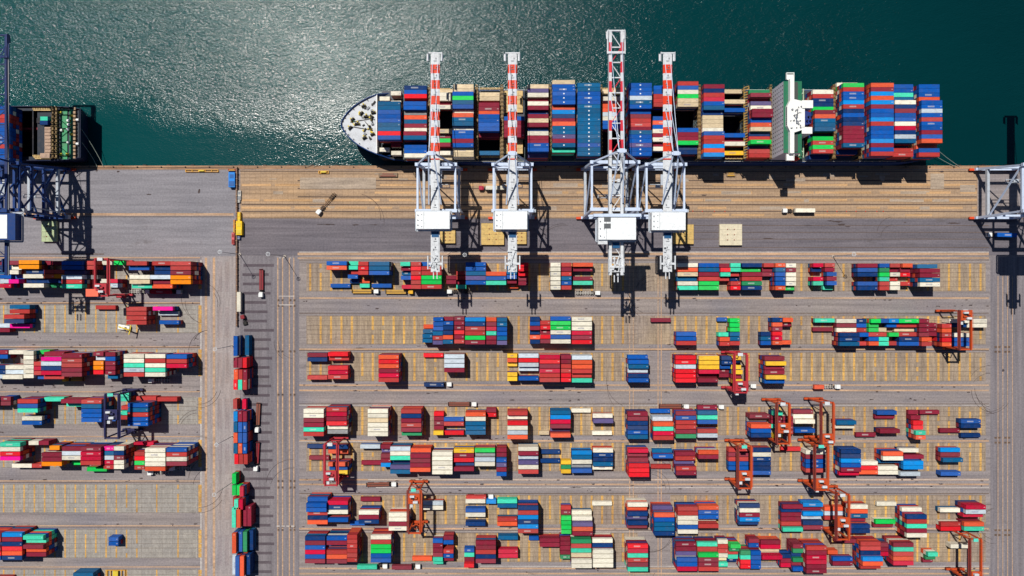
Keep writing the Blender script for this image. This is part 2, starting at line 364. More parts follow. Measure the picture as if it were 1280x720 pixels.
YARD = [  # (origin x, origin y, zoom), block name, [(x, y, length, 'colour+tiers ...' north to south)]
 ((370, 318, T), 'A', [
  (212,45,4,'B4 O4'), (345,45,2,'T2 T3 K2 B3 N1'), (415,48,2,'K4 R4 K4'), (425,165,2,'O1 T1'), (487,48,4,'S5 S5 B5'), (230,195,4,'B1'), (505,195,4,'B1'),
  (695,50,2,'T4 M3 S2 B3 . C2'), (768,50,2,'K4 R4 K4 R4 K4 K4'), (836,50,2,'B3'), (836,80,4,'K4 K4 G4 G4 K4'), (1010,140,2,'M2 M2'), (1062,112,2,'K2 K2 M1 T2'),
  (1130,52,4,'B4 B4 S4 V4 B4')]),
 ((600, 318, T), 'A', [
  (40,115,4,'O4 B4 T4'), (178,75,2,'S4 S4 B4 M3'), (250,55,2,'R5 R5 R4 M3 M3'), (195,200,2,'O1'), (470,55,2,'W4 W4 W4 W4 W4 W4'), (543,55,2,'K4 M4 K4 S4 B4 K4'),
  (620,55,4,'O3 M2 . M2 T2')]),
 ((830, 318, T), 'A', [
  (92,58,4,'W3 O3 Q3 S2 W3 T3'), (233,58,4,'B3 S3 M3 K3 G3 G3'), (368,60,2,'M2 R3 T3 K2'), (444,58,2,'T3 T3 K2 N1 K3 R3'), (520,58,4,'N3 G2 M3 K3 D3 N3'),
  (665,58,2,'K3 M2 M2'), (742,58,2,'O4 S4 B4 B4 B4 O4'), (814,60,2,'W3 M3 W3 W3 W3 G2'), (995,58,2,'C3 N2 . C3 T3'), (1072,58,2,'K2 M2 B3 M3 B3 T1')]),
 ((1040, 318, T), 'A', [
  (170,60,4,'M3 B3 N3 . B3 N3'), (316,60,2,'B3 D3 G3 T3 K3 K3'), (390,60,2,'K2 M1 W2 K1 W2 W2'), (468,60,2,'O3 M2 R2 . K2'), (568,65,4,'S4 M5 M5 S5 W5')]),
 ((370, 384, T), 'B', [
  (850,115,2,'O1 S2 S3 S3'), (915,68,2,'B3 B3 B3 S4 K4 V4'), (985,62,2,'M2 B3 N3 N4 O4 S4'), (1055,62,2,'M4 M4 M4 R4 M4 K4'), (1127,68,4,'L4 N4 K4 K4 G4 M4')]),
 ((370, 384, T), 'C', [
  (76,305,4,'M2 N2 . . . K2'), (213,300,4,'R3 K2 . R3 C3 K3'), (550,318,4,'O5 R5 O5 M5 C5 K5'), (850,307,4,'R1'), (988,315,4,'E4 E4 E4 M4')]),
 ((600, 384, T), 'B', [
  (42,68,2,'O4 M4 C4 T4 M4 M4'), (113,70,2,'S5 S5 B5 B5 S5 V5'), (333,65,2,'N3 B3 M3 N2 O3 N3'), (402,90,2,'K3 R4 M3 R4 M4'), (470,62,4,'B4 G4 G4 W4 B4 W4'),
  (612,66,4,'W4 W4 W4 C4 M4 R4'), (1140,72,4,'M1')]),
 ((600, 384, T), 'C', [
  (182,310,2,'Y2 O2 Y1 . Y3 Y3'), (257,310,4,'E3 R3 E3 E2 . B3'), (398,318,4,'C5 R5 M5 C5 K5 K5'), (540,318,2,'M4 M4 K4 K4 R4 R4'), (613,322,4,'E4 O4 O4 K4 K3 T4'),
  (985,318,4,'B3 B4 S4 E3 N4 B4')]),
 ((830, 384, T), 'B', [
  (83,165,4,'B3 B3 K3'), (357,68,2,'B1'), (437,75,2,'G3 G3 G3 S3 S3 K3'), (365,168,2,'T2 O3 K3'), (720,72,2,'N3 O3 M3 R3 C3 O3'), (648,165,2,'N2 S2 B2'),
  (794,72,2,'O3 M2 . . . O2'), (1005,75,4,'T2 . M1')]),
 ((830, 384, T), 'C', [
  (78,322,4,'R4 R4 E4 R4 R4 R4'), (234,325,4,'Y4 Y4 Y4 C4 M2 M3'), (383,325,2,'N4 N4 B3 M2 M2'), (448,325,2,'Y3 N2 Y3 Y4 M3 Y4'), (670,328,4,'M4 Y5 M4 M4 Y5 B4')]),
 ((1040, 384, T), 'B', [
  (35,78,4,'W2 M2 W2'), (50,170,4,'N4 N4 S4'), (182,78,2,'N2 B2 K2 B3 . K2'), (252,78,2,'G4 G3 G3 K3 B3 O3'), (322,78,2,'B3 . Q2 K2 T3 T3'), (388,78,2,'L3 B2 . G3 . K2'),
  (458,78,4,'G3 K2 Q1 K2 N3 B3'), (592,78,2,'M3 M3 M3 M3 O4 K4'), (655,105,2,'M2 M2 M2'), (705,112,2,'K4 O4 K4 R4 O4'), (775,172,2,'W4 B4 B4'), (838,172,2,'W4 B4 B4'),
  (755,78,4,'W3 N2'), (900,78,4,'W2 W2')]),
 ((370, 500, T), 'D', [
  (50,60,4,'W5 W5 M5 M5 T5 K5'), (203,50,4,'K5 C5 M5 R5 W4 Z4'), (478,60,4,'W5 W5 Q5 W5 W5 W5'), (700,62,4,'K5 N5 M5 K5 M5 D4'), (920,80,2,'R2 M2 M2 M2 Y3'),
  (985,115,4,'B2 K2 . R2'), (1130,82,4,'O4 W4 S4 S4 S4')]),
 ((370, 500, T), 'E', [
  (75,295,4,'N1'), (215,300,4,'N2 O2'), (88,372,4,'M1'), (215,415,4,'O4 B3 Y3'), (428,297,4,'E2'), (436,405,4,'M1'), (566,298,2,'M3 V2 M3 M3 L3'),
  (628,312,4,'E4 W4 T4 N2 V4 S4'), (765,322,4,'O4 M5 M5 M5 O5'), (908,345,4,'W5 W5 W5 W5 W5'), (1052,325,4,'Y4 M4 R4 N3 M4'), (1192,322,4,'G4 Z3 E4 W4')]),
 ((600, 500, T), 'D', [
  (42,55,2,'M2 R2'), (183,75,4,'K4 W3 R5 W5 E5 O5'), (395,205,2,'Q1'), (470,70,4,'S4 L4 C4 M4 V2 O4'), (607,57,4,'W1'), (752,92,4,'W2 V3'), (748,207,4,'W1'),
  (985,80,4,'M4 M4 N4 N4 B4 S4'), (1135,60,4,'B1'), (1150,112,4,'E3 O4 T4 C4 K4')]),
 ((600, 500, T), 'E', [
  (110,320,2,'M4 M4 B5 V5 M5 B5'), (255,312,4,'W4 M4 E3 V4 W4 K4'), (403,332,4,'N1 . N1'), (540,402,2,'Y2 D2 Y2'), (612,338,4,'L3 S3 W3 Z2 B3'), (754,323,4,'W3 N3 N3 S3 W2'),
  (988,325,4,'C4 M3 M4 R5 R5 R5'), (1148,325,4,'S2 B3'), (1140,430,4,'K1')]),
 ((830, 500, T), 'D', [
  (80,75,4,'M4 B4 K4 K4 M4 D4'), (224,72,4,'S3 T3 B3 . K3 E3'), (570,95,4,'M3 Z1 O4 B4 N4'), (725,75,2,'T3 M2 M2 T2 . Y3'), (796,110,2,'M2 M2 M2 K2'),
  (860,65,4,'M2 W2 W3 . B3'), (1150,138,4,'S3 W2')]),
 ((830, 500, T), 'E', [
  (75,345,4,'M3 K3 V2 K4 M4'), (230,335,4,'O4 M4'), (430,320,4,'K2 M2 K2 B2 B2'), (580,320,4,'N3 W3 N3 N3 N3 B3'), (780,313,4,'R1'), (945,335,4,'W3 M3 B3 B3 K3'),
  (1180,330,4,'N4 N4 L4 B4 M4 C3')]),
 ((1040, 500, T), 'D', [
  (160,218,4,'M1'), (300,72,4,'B2 M1'), (320,195,4,'M3'), (508,68,2,'M1 M2 R3 R3 T4 O4'), (584,68,4,'M1'), (720,190,4,'M1'), (860,130,4,'B2 N2'), (858,222,4,'N1')]),
 ((1040, 500, T), 'E', [
  (175,408,4,'W2 R2 O2'), (304,440,4,'W2 W2'), (340,345,4,'O4 W4 S2'), (445,322,4,'W2'), (480,368,4,'M2'), (475,405,4,'L4 L4'), (455,480,4,'E3'),
  (722,320,4,'L2 M2 S3'), (725,478,4,'B2')]),
 ((370, 610, T), 'F', [
  (78,62,4,'B4 B5 B5 K4 N4 O4'), (210,85,4,'C4 N4 W4'), (213,200,4,'B4'), (430,62,4,'M1'), (360,222,4,'B1'), (418,150,4,'W4 M4 N4'), (618,165,4,'W4 W4 M4 W4'),
  (848,88,4,'E2 W2'), (1130,75,4,'W2 . B2 W2 . N2')]),
 ((370, 610, T), 'G', [
  (60,322,4,'N4 M4 B4 C4 B4 M4'), (205,322,4,'B5 M5 N3 K5 O5 M5'), (340,312,2,'K5 K5 K5 K5 K5 K5'), (498,315,4,'W5 K5 G5 G5 B5 B5'), (775,458,4,'O1'),
  (912,340,2,'B3 M3 M3 M3 T3 T2'), (983,318,2,'M3 B3 . K3 B3 M2'), (1122,402,2,'B2 T2 M2 R3'), (1198,352,4,'M4 M4 K4 N4 M4')]),
 ((600, 610, T), 'F', [
  (42,78,2,'L2'), (115,75,4,'T2 S2 . . K2 O2'), (253,120,4,'N5 K5 L5 N5 L5 K5'), (540,118,2,'K2 M2 G3 G3 G3 G3'), (612,150,4,'W2 W3 V4 O4 M4'), (748,90,4,'W1'),
  (985,98,4,'W4 O3 N4 V3 N4 M3'), (1150,118,4,'V3 O5 B5 S5 S5 N5')]),
 ((600, 610, T), 'G', [
  (120,318,4,'S2 . . C2 C2'), (325,322,2,'B1'), (398,335,4,'M3 M3'), (535,325,2,'M3 M3 M3 M3 D3'), (608,342,4,'D4 K4 T4 Q4 W5 W5'), (750,338,4,'W4 N4 W5 W5 W5 W5'),
  (985,375,4,'R5 C5 T5 K5 M5 T5')]),
 ((830, 610, T), 'F', [
  (92,125,4,'K4 K4 W4 W4 B4 W4'), (230,118,4,'O4 B4 B4 W2 K4'), (505,105,4,'N4 W4 M4 L4 N3'), (795,112,4,'M3 N2 M2 M2 K2 T3'), (925,98,4,'L3 M2 L3 E2 N3 M3'), (1070,125,4,'O2 E2 K2')]),
 ((830, 610, T), 'G', [
  (80,362,4,'M4 M4 V4 B5 B5 C5'), (222,362,4,'T4 K4 G5 M5 M5 K5'), (365,345,2,'W3 K3 K3 W3 Q2 T3'), (438,375,2,'G5 D4 K3 T3 N2'), (510,418,2,'D4 T4 R4 R4'),
  (565,338,2,'M3 B3'), (580,420,2,'B4 B4 B4 B4'), (645,348,4,'M3 C3 Q2 C4'), (778,440,2,'N3 M3 C3'), (860,375,2,'M4 D4 N3 D4 M3 B4'), (950,388,4,'K5 M5 C5 C5 M5 M5'),
  (1092,415,2,'O2'), (1125,460,4,'B2 M2'), (1185,340,4,'M2')]),
 ((1040, 610, T), 'F', [
  (105,112,4,'W3 O3 S3 M2 N4 N4'), (298,92,4,'W1'), (290,212,4,'G2 M1'), (465,130,4,'W3 N5 K5 T5 M5 W5'), (722,135,4,'W2'), (725,228,4,'K2 R2'), (890,115,4,'C4 E4 C3'), (880,228,4,'O3 T3')]),
 ((1040, 610, T), 'G', [
  (170,358,4,'K4 K4 N4 L5 O5 K4'), (315,365,2,'M3 M3 C3'), (385,365,4,'M5 T5 K5 O5 C5'), (640,430,2,'T3 D2 M1'), (790,375,4,'W2')]),
 ((0, 320, 9.846), 'first west row', [
  (150,60,2,'M5 W4 W5 B3 P5'), (235,50,4,'A5 A5'), (330,168,4,'N4 W5'), (400,282,4,'N4 W5'), (525,168,2,'K5 O5 N4 D3'), (660,168,2,'K5 A5 N4 D3'), (510,60,4,'M3'),
  (750,62,4,'B6 B6 V5 E6 K6 T6'), (1045,235,2,'Z4'), (1055,60,2,'K5 K5'), (-110,60,4,'M4 N4 S4 B4 E4 C4')]),
 ((120, 320, 9.143), 'first west row', [
  (70,55,2,'W3'), (205,55,2,'G4'), (160,262,2,'C3 E3'), (50,262,2,'W3'), (350,60,4,'K6 B5'), (415,216,4,'W6 Q6 T5'), (650,60,4,'K5 N4 N4 E6 M5 O5'), (812,62,4,'K6 K6 M6 A6 A6')]),
 ((0, 310, 4.923), 'second west row', [
  (60,350,4,'S3 K3'), (25,410,4,'K4 N4'), (60,468,4,'P2'), (-60,465,4,'E2 M2'), (590,353,4,'K1'), (778,362,4,'K4 K4 K4 K4'), (940,360,4,'P3'), (975,390,4,'E1'), (980,445,4,'B2')]),
 ((0, 430, 9.846), 'third west row', [
  (-150,75,4,'M3 B3'), (110,75,4,'W3'), (50,262,4,'W4 E4 W5'), (328,85,2,'W5 W5 W5 W5 W5 W5'), (480,75,2,'G3'), (398,218,2,'K5 C5 K5 B4'),
  (518,97,4,'M5 P6 E6 N6 C6 K5'), (755,122,4,'M6 K6 K6 M6 M6'), (-160,262,4,'N4 N4 E4')]),
 ((0, 430, 4.923), 'third west row', [
  (575,48,2,'M5 E4 A5 A5 R5'), (648,50,2,'M5 B5 M5 M5 M5 S4'), (762,62,4,'W5 W5 T5 E5 K5'), (893,62,4,'W5 K5 W5 T5 W5'), (1025,65,4,'B5 K5 C5')]),
 ((0, 430, 4.923), 'fourth west row', [
  (5,325,2,'M3 M3'), (-125,330,4,'N3 M3'), (108,340,4,'K5 B5 T5'), (135,445,4,'W3 B3'), (272,328,4,'T3'), (375,340,4,'M5 T3'), (500,342,4,'K5 S5 B5 B5 B5'), (650,422,2,'K4 B4'),
  (732,300,2,'T3 T3 . K2 T3 K3'), (795,365,4,'B6 S6 K6 B6 B6'), (840,322,4,'K2'), (960,328,4,'K2')]),
 ((0, 540, 9.846), 'fifth west row', [
  (0,130,4,'T5 W5 R5 P5'), (360,110,2,'W3'), (470,110,2,'M3'), (160,390,4,'W2'), (380,390,2,'K2'), (610,170,2,'A5'), (540,255,4,'M5 M5 A5'), (735,180,4,'M5 E5 W5'),
  (885,355,2,'G2'), (995,185,4,'M6 C6 C6 K6'), (1070,435,4,'G2')]),
 ((120, 540, 9.143), 'fifth west row', [
  (85,165,2,'P5 S5 E5 C5 K5'), (205,165,2,'W5 N5 M5 W5 W5'), (560,185,4,'W6 W6 W6 W6 O6'), (440,225,2,'K5 R5 G5 K5'), (430,115,2,'C2'), (545,115,2,'C2'), (805,180,4,'B6 K6 W6 M6')]),
 ((0, 574, 4.923), 'seventh west row', [
  (12,453,4,'L5 M5 N5 R5 O5 N5'), (142,470,4,'T5 T4 M5 O4 M4'), (-118,455,4,'M5 K5 N4 M5 R5 B5'), (668,480,2,'B2 B2')]),
 ((0, 574, 4.923), 'eighth west row', [(450,700,4,'S3 S3 N3'), (-60,730,4,'S2 M2')]),
]
# the file of stacks beside the wall: their long side runs north-south (x, y, length, colour+tiers), west to east in each line
FILE = [((270, 410, 4.5), [(98,45,4,'B3'), (163,42,4,'S2'), (98,168,2,'M4 M4 R4'), (100,235,2,'O4 K4 M4'), (98,290,2,'R4 T4 K4'), (96,400,2,'K2 . C2'), (98,470,2,'L4 M4 M4'),
                           (98,530,2,'S4 B4 B4'), (98,590,2,'O4 B4 B4'), (98,650,2,'S4 O4 B4')]),
        ((270, 560, 4.5), [(103,35,2,'R4 K4 K4'), (90,145,2,'G3'), (90,210,2,'G3 G3 C4'), (96,275,2,'K2 T4 C4'), (88,335,4,'T4 O4 M3 M3'), (90,480,4,'O4 B3 D3 N2'), (92,600,4,'E3 B4 O4 N3')])]
SHIPZ = 11.6
SHIP = [  # bays from bow to stern: (zoom origin x, x, y, length, rows seaward to quay; digit = tier, . = empty)
 (420, 278, 245, 5, 'S5 S5 B5 B5 B5 S5 S5 R5 B5'), (420, 450, 130, 5, 'N4 B4 R4 M2 B5 B5 Z4 O4 S4 M4 W4 M5 S5 N1 B4 B4 W4'),
 (420, 640, 158, 4, 'Q1 W2 W2 M1 W2 . . . . . Q3 M2 G2 M2 . W2 Q1'), (420, 776, 130, 4, 'Q5 Q5 B6 G6 S6 B6 W5 O6 S6 S6 W5 B6 B6 M6 B6 Q5 Q5'),
 (420, 950, 180, 4, 'Q2 Q2 . M4 M4 O4 B5 B5 B5 B5 M3 . . . S2'), (420, 1120, 335, 4, 'B3 M3 M3 M3 M3'),
 (640, 105, 125, 4, 'Q5 V5 W5 M4 W5 M5 N4 M5 Q5 M5 N4 W5 M5 M5 B6 B6 V4'), (640, 270, 118, 5, 'Q5 B5 B6 B6 B6 B6 O5 L5 N5 M5 O6 S6 S6 V6 M6 S6 T5'),
 (640, 437, 120, 5, 'S6 S6 B6 B6 B6 S6 S6 S6 S6 S6 S6 S6 S6 S6 B6 S6 S6'), (640, 605, 165, 4, 'Q1 . W2 . O3 O3 E3 W3 B3 B3'),
 (640, 780, 115, 5, 'B6 B6 B6 E6 S6 B6 B5 M5 K5 K5 M5 S6 B6 B6 V6 B6 B6'), (640, 945, 150, 4, 'B4 B4 K4 K4 K4 . . B3 O3 B3 W3 M3 W3 M2 W2'),
 (640, 1105, 128, 4, 'K4 B4 W4 G4 Q4 Q4 . . . . . B4 M4 M4 G4 N3 N3'), (860, 105, 127, 4, 'M5 N5 K5 C5 B5 S5 N4 Q4 Q4 Q4 W4 B5 K5 K5 L5 O5 L5'),
 (860, 243, 165, 4, 'Q1 . . Q3 . B3 . . . . . B3 M2 W3 . Y2'), (860, 428, 168, 4, 'D4 M5 M3 V5 W5 M6 M6 B5 O5 Q5 N4 K4 G5 N3 K4 K4'),
 (860, 845, 166, 4, 'W4 K4 N4 N4 G4 M5 O5 S5 S5 S5 N2 G4 K4 G4 K4 N2'), (860, 1035, 130, 4, 'W3 G6 K6 B6 B6 L6 K6 N6 B6 N6 N6 M6 M6 M6 M6 S6 N3'),
 (1040, 260, 118, 5, 'O6 M6 L6 O6 L6 M6 B6 B6 L6 K6 B6 B6 B6 L6 M6 B6 K6'), (1040, 420, 128, 4, 'B5 B5 T5 S5 W6 N6 M6 B6 B6 W6 C6 N6 E6 S6 N3 K5 K5'),
 (1040, 597, 128, 4, 'B5 B5 B5 O5 B6 B6 E6 B6 K6 B6 B6 M6 B6 O6 O4 B5 K5')]
ORD = ['first', 'second', 'third', 'fourth', 'fifth', 'sixth', 'seventh', 'eighth', 'ninth', 'tenth', 'eleventh', 'twelfth', 'thirteenth', 'fourteenth', 'fifteenth',
       'sixteenth', 'seventeenth', 'eighteenth', 'nineteenth', 'twentieth', 'twenty-first', 'twenty-second', 'twenty-third']
stacks = []   # dict: x, y, rot(0/1), len, col, tiers, base z, site, bay, row
def put(cx, cy, rot, ln, col, n, z0, **k): stacks.append(dict(x=cx, y=cy, rot=rot, ln=ln, col=col, n=n, z0=z0, **k))
bay_id = 0
for (ox, oy, s), blk, bays in YARD:
    for x, y, ln, rowsx in bays:
        tk = rowsx.split(); n0 = int(tk[0][1]); z = n0*CH
        X0 = WX(ox+x/s, z); Y0 = WY(oy+y/s, z); L = LEN[ln]; bay_id += 1
        for i, t in enumerate(tk):
            if t == '.': continue
            put(X0+L/2, Y0-1.22-2.78*i, 0, L, t[0], int(t[1]), 0.12, site='yard', blk=blk, bay=bay_id, row=i)
for (ox, oy, s), bays in FILE:
    for x, y, ln, rowsx in bays:
        tk = rowsx.split(); n0 = int(tk[0][1]); z = n0*CH; L = LEN[ln]; bay_id += 1
        X0 = WX(ox+x/s, z); Y0 = WY(oy+y/s, z)
        for i, t in enumerate(tk):
            if t == '.': continue
            put(X0+1.22+2.8*i, Y0-L/2, 1, L, t[0], int(t[1]), 0.06, site='file', blk='file', bay=bay_id, row=i)
SH_P = 2.50
ship_top = SHIPZ+6*CH
SHIP_Y0 = WY(103.6, ship_top)     # seaward side of the first row
for b, (ox, x, y, ln, rowsx) in enumerate(SHIP):
    tk = rowsx.split(); tk0 = [t for t in tk if t != '.'][0]; mx = max(int(t[1]) for t in tk if t != '.')
    L = LEN[ln] if ln == 4 else 13.3
    X0 = WX(ox+x/T, SHIPZ+mx*CH); z = SHIPZ+int(tk0[1])*CH
    r0 = round((SHIP_Y0-WY(80+y/T, z))/SH_P)
    for i, t in enumerate(tk):
        if t == '.': continue
        r = r0+i
        if r > 16: continue
        put(X0+L/2, SHIP_Y0-1.22-SH_P*r, 0, L, t[0], int(t[1]), SHIPZ, site='ship', blk='ship', bay=b, row=r, dot=(b != 18 and ln == 5 and t[0] in 'BSNVL' and int(t[1]) == 6))
# small containers near the bow, in the same cells as the first bay
_b0 = min(s['row'] for s in stacks if s['site'] == 'ship' and s['bay'] == 0)
for x, dr_, c, n in ((290, -2, 'W', 2), (365, -3, 'W', 3), (366, -1, 'W', 2), (290, 10, 'W', 1), (366, 9, 'M', 2), (368, 11, 'W', 2)):
    put(WX(420+x/T, SHIPZ+n*CH)+3.03, SHIP_Y0-1.22-SH_P*(_b0+dr_), 0, 6.06, c, n, SHIPZ, site='ship', blk='ship', bay=-1, row=_b0+dr_)
# blue stack on the ship berthed in the west
for i, t in enumerate('B4 B4 K4 K4 B4 B4 B4 B4 B4 K4 B4 B4 B4'.split()):
    put(WX(-4.6, 24), WY(133.2+5.4*i, 24), 0, 12.19, t[0], int(t[1]), 11.0, site='west ship', blk='west ship', bay=900, row=i)
    put(WX(-32.6, 24), WY(133.2+5.4*i, 24), 0, 12.19, 'BNBSBBKBBBSBB'[i], int(t[1]), 11.0, site='west ship', blk='west ship', bay=901, row=i)
for px, py, c, ln in ((54.5, 147.5, 'T', 6.06), (54, 152.5, 'N', 6.06), (63, 152.5, 'O', 4.0)):
    put(WX(px, 15), WY(py, 15), 0, ln if ln > 5 else 6.06, c, 1, 11.0, site='west ship', blk='west ship', bay=902, row=int(py)) if ln > 5 else None
# nudge stacks that touch until none overlap
X = np.array([s['x'] for s in stacks]); Y = np.array([s['y'] for s in stacks])
HX = np.array([(s['ln'] if s['rot'] == 0 else CW)/2 for s in stacks])+0.06; HY = np.array([(CW if s['rot'] == 0 else s['ln'])/2 for s in stacks])+0.03
BAYI = np.array([s['bay'] if s['site'] != 'ship' else 2000+s['bay'] for s in stacks]); ub, inv = np.unique(BAYI, return_inverse=True)
for it in range(300):
    dx = X[:, None]-X[None, :]; dy = Y[:, None]-Y[None, :]
    ox_ = HX[:, None]+HX[None, :]-np.abs(dx); oy_ = HY[:, None]+HY[None, :]-np.abs(dy)
    hit = (ox_ > 0.02) & (oy_ > 0.012); np.fill_diagonal(hit, False)
    if not hit.any(): break
    sd = np.sign(dx+1e-9*(np.arange(len(X))[:, None]-np.arange(len(X))[None, :]))
    usey = hit & (oy_ < 0.5) & (ox_ > 0.8); usex = hit & ~usey
    mv = (np.where(usex, sd*np.minimum(ox_, 1.5)*0.5, 0)); mx_ = mv.max(1); mn_ = mv.min(1)
    bm = np.full(len(ub), 0.0); np.maximum.at(bm, inv, mx_); bn = np.full(len(ub), 0.0); np.minimum.at(bn, inv, mn_)
    X += (bm+bn)[inv]*0.6          # a bay moves east-west as one
    sy = np.sign(dy+1e-9*(np.arange(len(X))[:, None]-np.arange(len(X))[None, :]))
    Y += (np.where(usey, sy*oy_*0.5, 0)).sum(1)*0.6
print('stacks', len(stacks), 'left overlapping', int(hit.sum()//2), 'iterations', it)
if hit.any():
    ii, jj = np.where(np.triu(hit))
    for a, b_ in list(zip(ii, jj))[:30]: print('  overlap', stacks[a]['blk'], stacks[a]['bay'], stacks[a]['row'], '|', stacks[b_]['blk'], stacks[b_]['bay'], stacks[b_]['row'], round(float(min(ox_[a, b_], oy_[a, b_])), 2))
for s, x, y in zip(stacks, X, Y): s['x'] = float(x); s['y'] = float(y)

def container_material():
    m, nt, b = new_mat('painted_container_steel')
    at = nt.nodes.new('ShaderNodeAttribute'); at.attribute_name = 'paint'
    n = noise_node(nt, 0.35, 6, 0.7); n.inputs['Distortion'].default_value = 0.4
    geo = nt.nodes.new('ShaderNodeNewGeometry')
    nt.links.new(geo.outputs['Position'], n.inputs['Vector'])
    r = ramp(nt, n.outputs['Fac'], 0.48, 0.78, (0, 0, 0, 1), (0.32, 0.32, 0.32, 1))
    c = mix(nt, r.outputs[0], at.outputs['Color'], (0.10, 0.075, 0.06))
    n2 = nt.nodes.new('ShaderNodeTexNoise'); n2.inputs['Scale'].default_value = 1.6; n2.inputs['Detail'].default_value = 4
    mp = nt.nodes.new('ShaderNodeMapping'); mp.inputs['Scale'].default_value = (0.35, 1.6, 1); nt.links.new(geo.outputs['Position'], mp.inputs[0]); nt.links.new(mp.outputs[0], n2.inputs['Vector'])
    r2 = ramp(nt, n2.outputs['Fac'], 0.3, 0.7, (0.80, 0.80, 0.80, 1), (1.12, 1.12, 1.12, 1))
    c = mix(nt, 0.9, c, r2.outputs[0], 'MULTIPLY')
    nt.links.new(c, b.inputs['Base Color']); b.inputs['Roughness'].default_value = 0.7; b.inputs['Specular IOR Level'].default_value = 0.12
    return m
M_CONT = container_material()
def cont_boxes(L, detail):
    """a container centred on its footprint, base at 0: recessed panels inside a frame of posts and rails; returns boxes (x0,x1,y0,y1,z0,z1,shade)"""
    a, w_, h = L/2, CW/2, CH-0.03
    bxs = [(-a+.06, a-.06, -w_+.05, w_-.05, .12, h-.05, 1.0)]
    for sx in (-1, 1):
        for sy in (-1, 1):
            bxs.append((sx*a-(.17 if sx > 0 else 0), sx*a+(.17 if sx < 0 else 0), sy*w_-(.17 if sy > 0 else 0), sy*w_+(.17 if sy < 0 else 0), 0, h, .82))
    if detail >= 1:
        for sy in (-1, 1): bxs.append((-a+.17, a-.17, sy*w_-(.10 if sy > 0 else 0), sy*w_+(.10 if sy < 0 else 0), h-.12, h-.01, .86))
        for sx in (-1, 1): bxs.append((sx*a-(.10 if sx > 0 else 0), sx*a+(.10 if sx < 0 else 0), -w_+.17, w_-.17, h-.12, h-.01, .86))
    if detail >= 1: bxs.append((a-1.3, a-.5, -.22, .22, h-.06, h-.022, -1.0)); bxs.append((-L*.2, L*.12, -.42, .42, h-.06, h-.0225, -1.001))     # code painted on the roof end
    if detail >= 2:
        for sy in (-1, 1): bxs.append((-a+.17, a-.17, sy*w_-(.10 if sy > 0 else 0), sy*w_+(.10 if sy < 0 else 0), .02, .16, .7))
        for sx in (-1, 1):
            for sy in (-1, 1):
                cx, cy = sx*(a-.09), sy*(w_-.09); bxs.append((cx-.1, cx+.1, cy-.1, cy+.1, h-.02, h+.025, .6))
        n = int((L-1.0)/1.1)                           # roof bows
        for i in range(n):
            x = -a+.6+(L-1.2)*i/(n-1); bxs.append((x-.12, x+.12, -w_+.14, w_-.14, h-.052, h-.028, 1.0))
        for y in (-.75, -.3, .3, .75): bxs.append((a-.065, a-.02, y-.02, y+.02, .2, h-.15, 1.25))   # lock rods of the doors
    return bxs
def boxes_to_arrays(bxs):
    V = []; S = []
    for x0, x1, y0, y1, z0, z1, sh in bxs:
        V += [(x0, y0, z0), (x1, y0, z0), (x1, y1, z0), (x0, y1, z0), (x0, y0, z1), (x1, y0, z1), (x1, y1, z1), (x0, y1, z1)]; S += [sh]*6
    V = np.array(V, dtype=np.float64); q = np.array([(3, 2, 1, 0), (4, 5, 6, 7), (0, 1, 5, 4), (1, 2, 6, 5), (2, 3, 7, 6), (3, 0, 4, 7)])
    F = np.concatenate([q+8*i for i in range(len(bxs))]); return V, F, np.array(S)
TEMPL = {(L, d): boxes_to_arrays(cont_boxes(L, d)) for L in (6.06, 12.19, 13.3, 13.72) for d in (0, 1, 2)}
rc_ = random.Random(21)
def paint_of(col):
    c = np.array(srgb(*PAINT[col])); k = rc_.uniform(.82, 1.12); g_ = c.mean()
    c = c*k; f = rc_.choice((0, 0, 0, .02, .05)); return np.clip(c*(1-f)+f*np.array([.5, .45, .42]), 0.002, .85)
def cols_of(S, p):
    c = np.clip(np.abs(S)[:, None]*p[None, :], 0, 1)
    mk = (np.array([.55, .55, .53]) if p.mean() < .4 else np.array([.15, .17, .3]))
    if rc_.random() < .22: c[S == -1.0] = mk*.5+p*.5
    if rc_.random() < .13: c[S == -1.001] = mk*.45+p*.55          # a faded line name along the roof
    return np.concatenate([c, np.ones((len(S), 1))], 1)
def mesh_from(name, V, F, cols):
    me = bpy.data.meshes.new(name); nv, nf = len(V), len(F)
    me.vertices.add(nv); me.vertices.foreach_set('co', V.astype(np.float32).ravel())
    me.loops.add(nf*4); me.loops.foreach_set('vertex_index', F.astype(np.int32).ravel())
    me.polygons.add(nf); me.polygons.foreach_set('loop_start', np.arange(0, nf*4, 4, dtype=np.int32))
    me.update(calc_edges=True)
    at = me.attributes.new('paint', 'FLOAT_COLOR', 'FACE'); at.data.foreach_set('color', cols.astype(np.float32).ravel())
    me.materials.append(M_CONT); me.shade_flat(); return me
def container_object(cx, cy, z, rot, L, col, dot=False):
    V, F, S = TEMPL[(L, 2)]; p = paint_of(col)
    if dot:   # 45-foot boxes carry a white mark in the middle of the roof
        V2, F2, S2 = boxes_to_arrays([(-.4, .4, -.35, .35, CH-.085, CH-.045, 1.0)]); F = np.concatenate([F, F2+len(V)]); V = np.concatenate([V, V2]); S = np.concatenate([S, S2])
    cols = cols_of(S, p)
    if dot: cols[-6:, :3] = (.75, .78, .8)
    o = bpy.data.objects.new('shipping_container', mesh_from('shipping_container', V, F, cols)); C.objects.link(o)
    o.location = (cx, cy, z); o.rotation_euler = (0, 0, R(90)*rot); return o
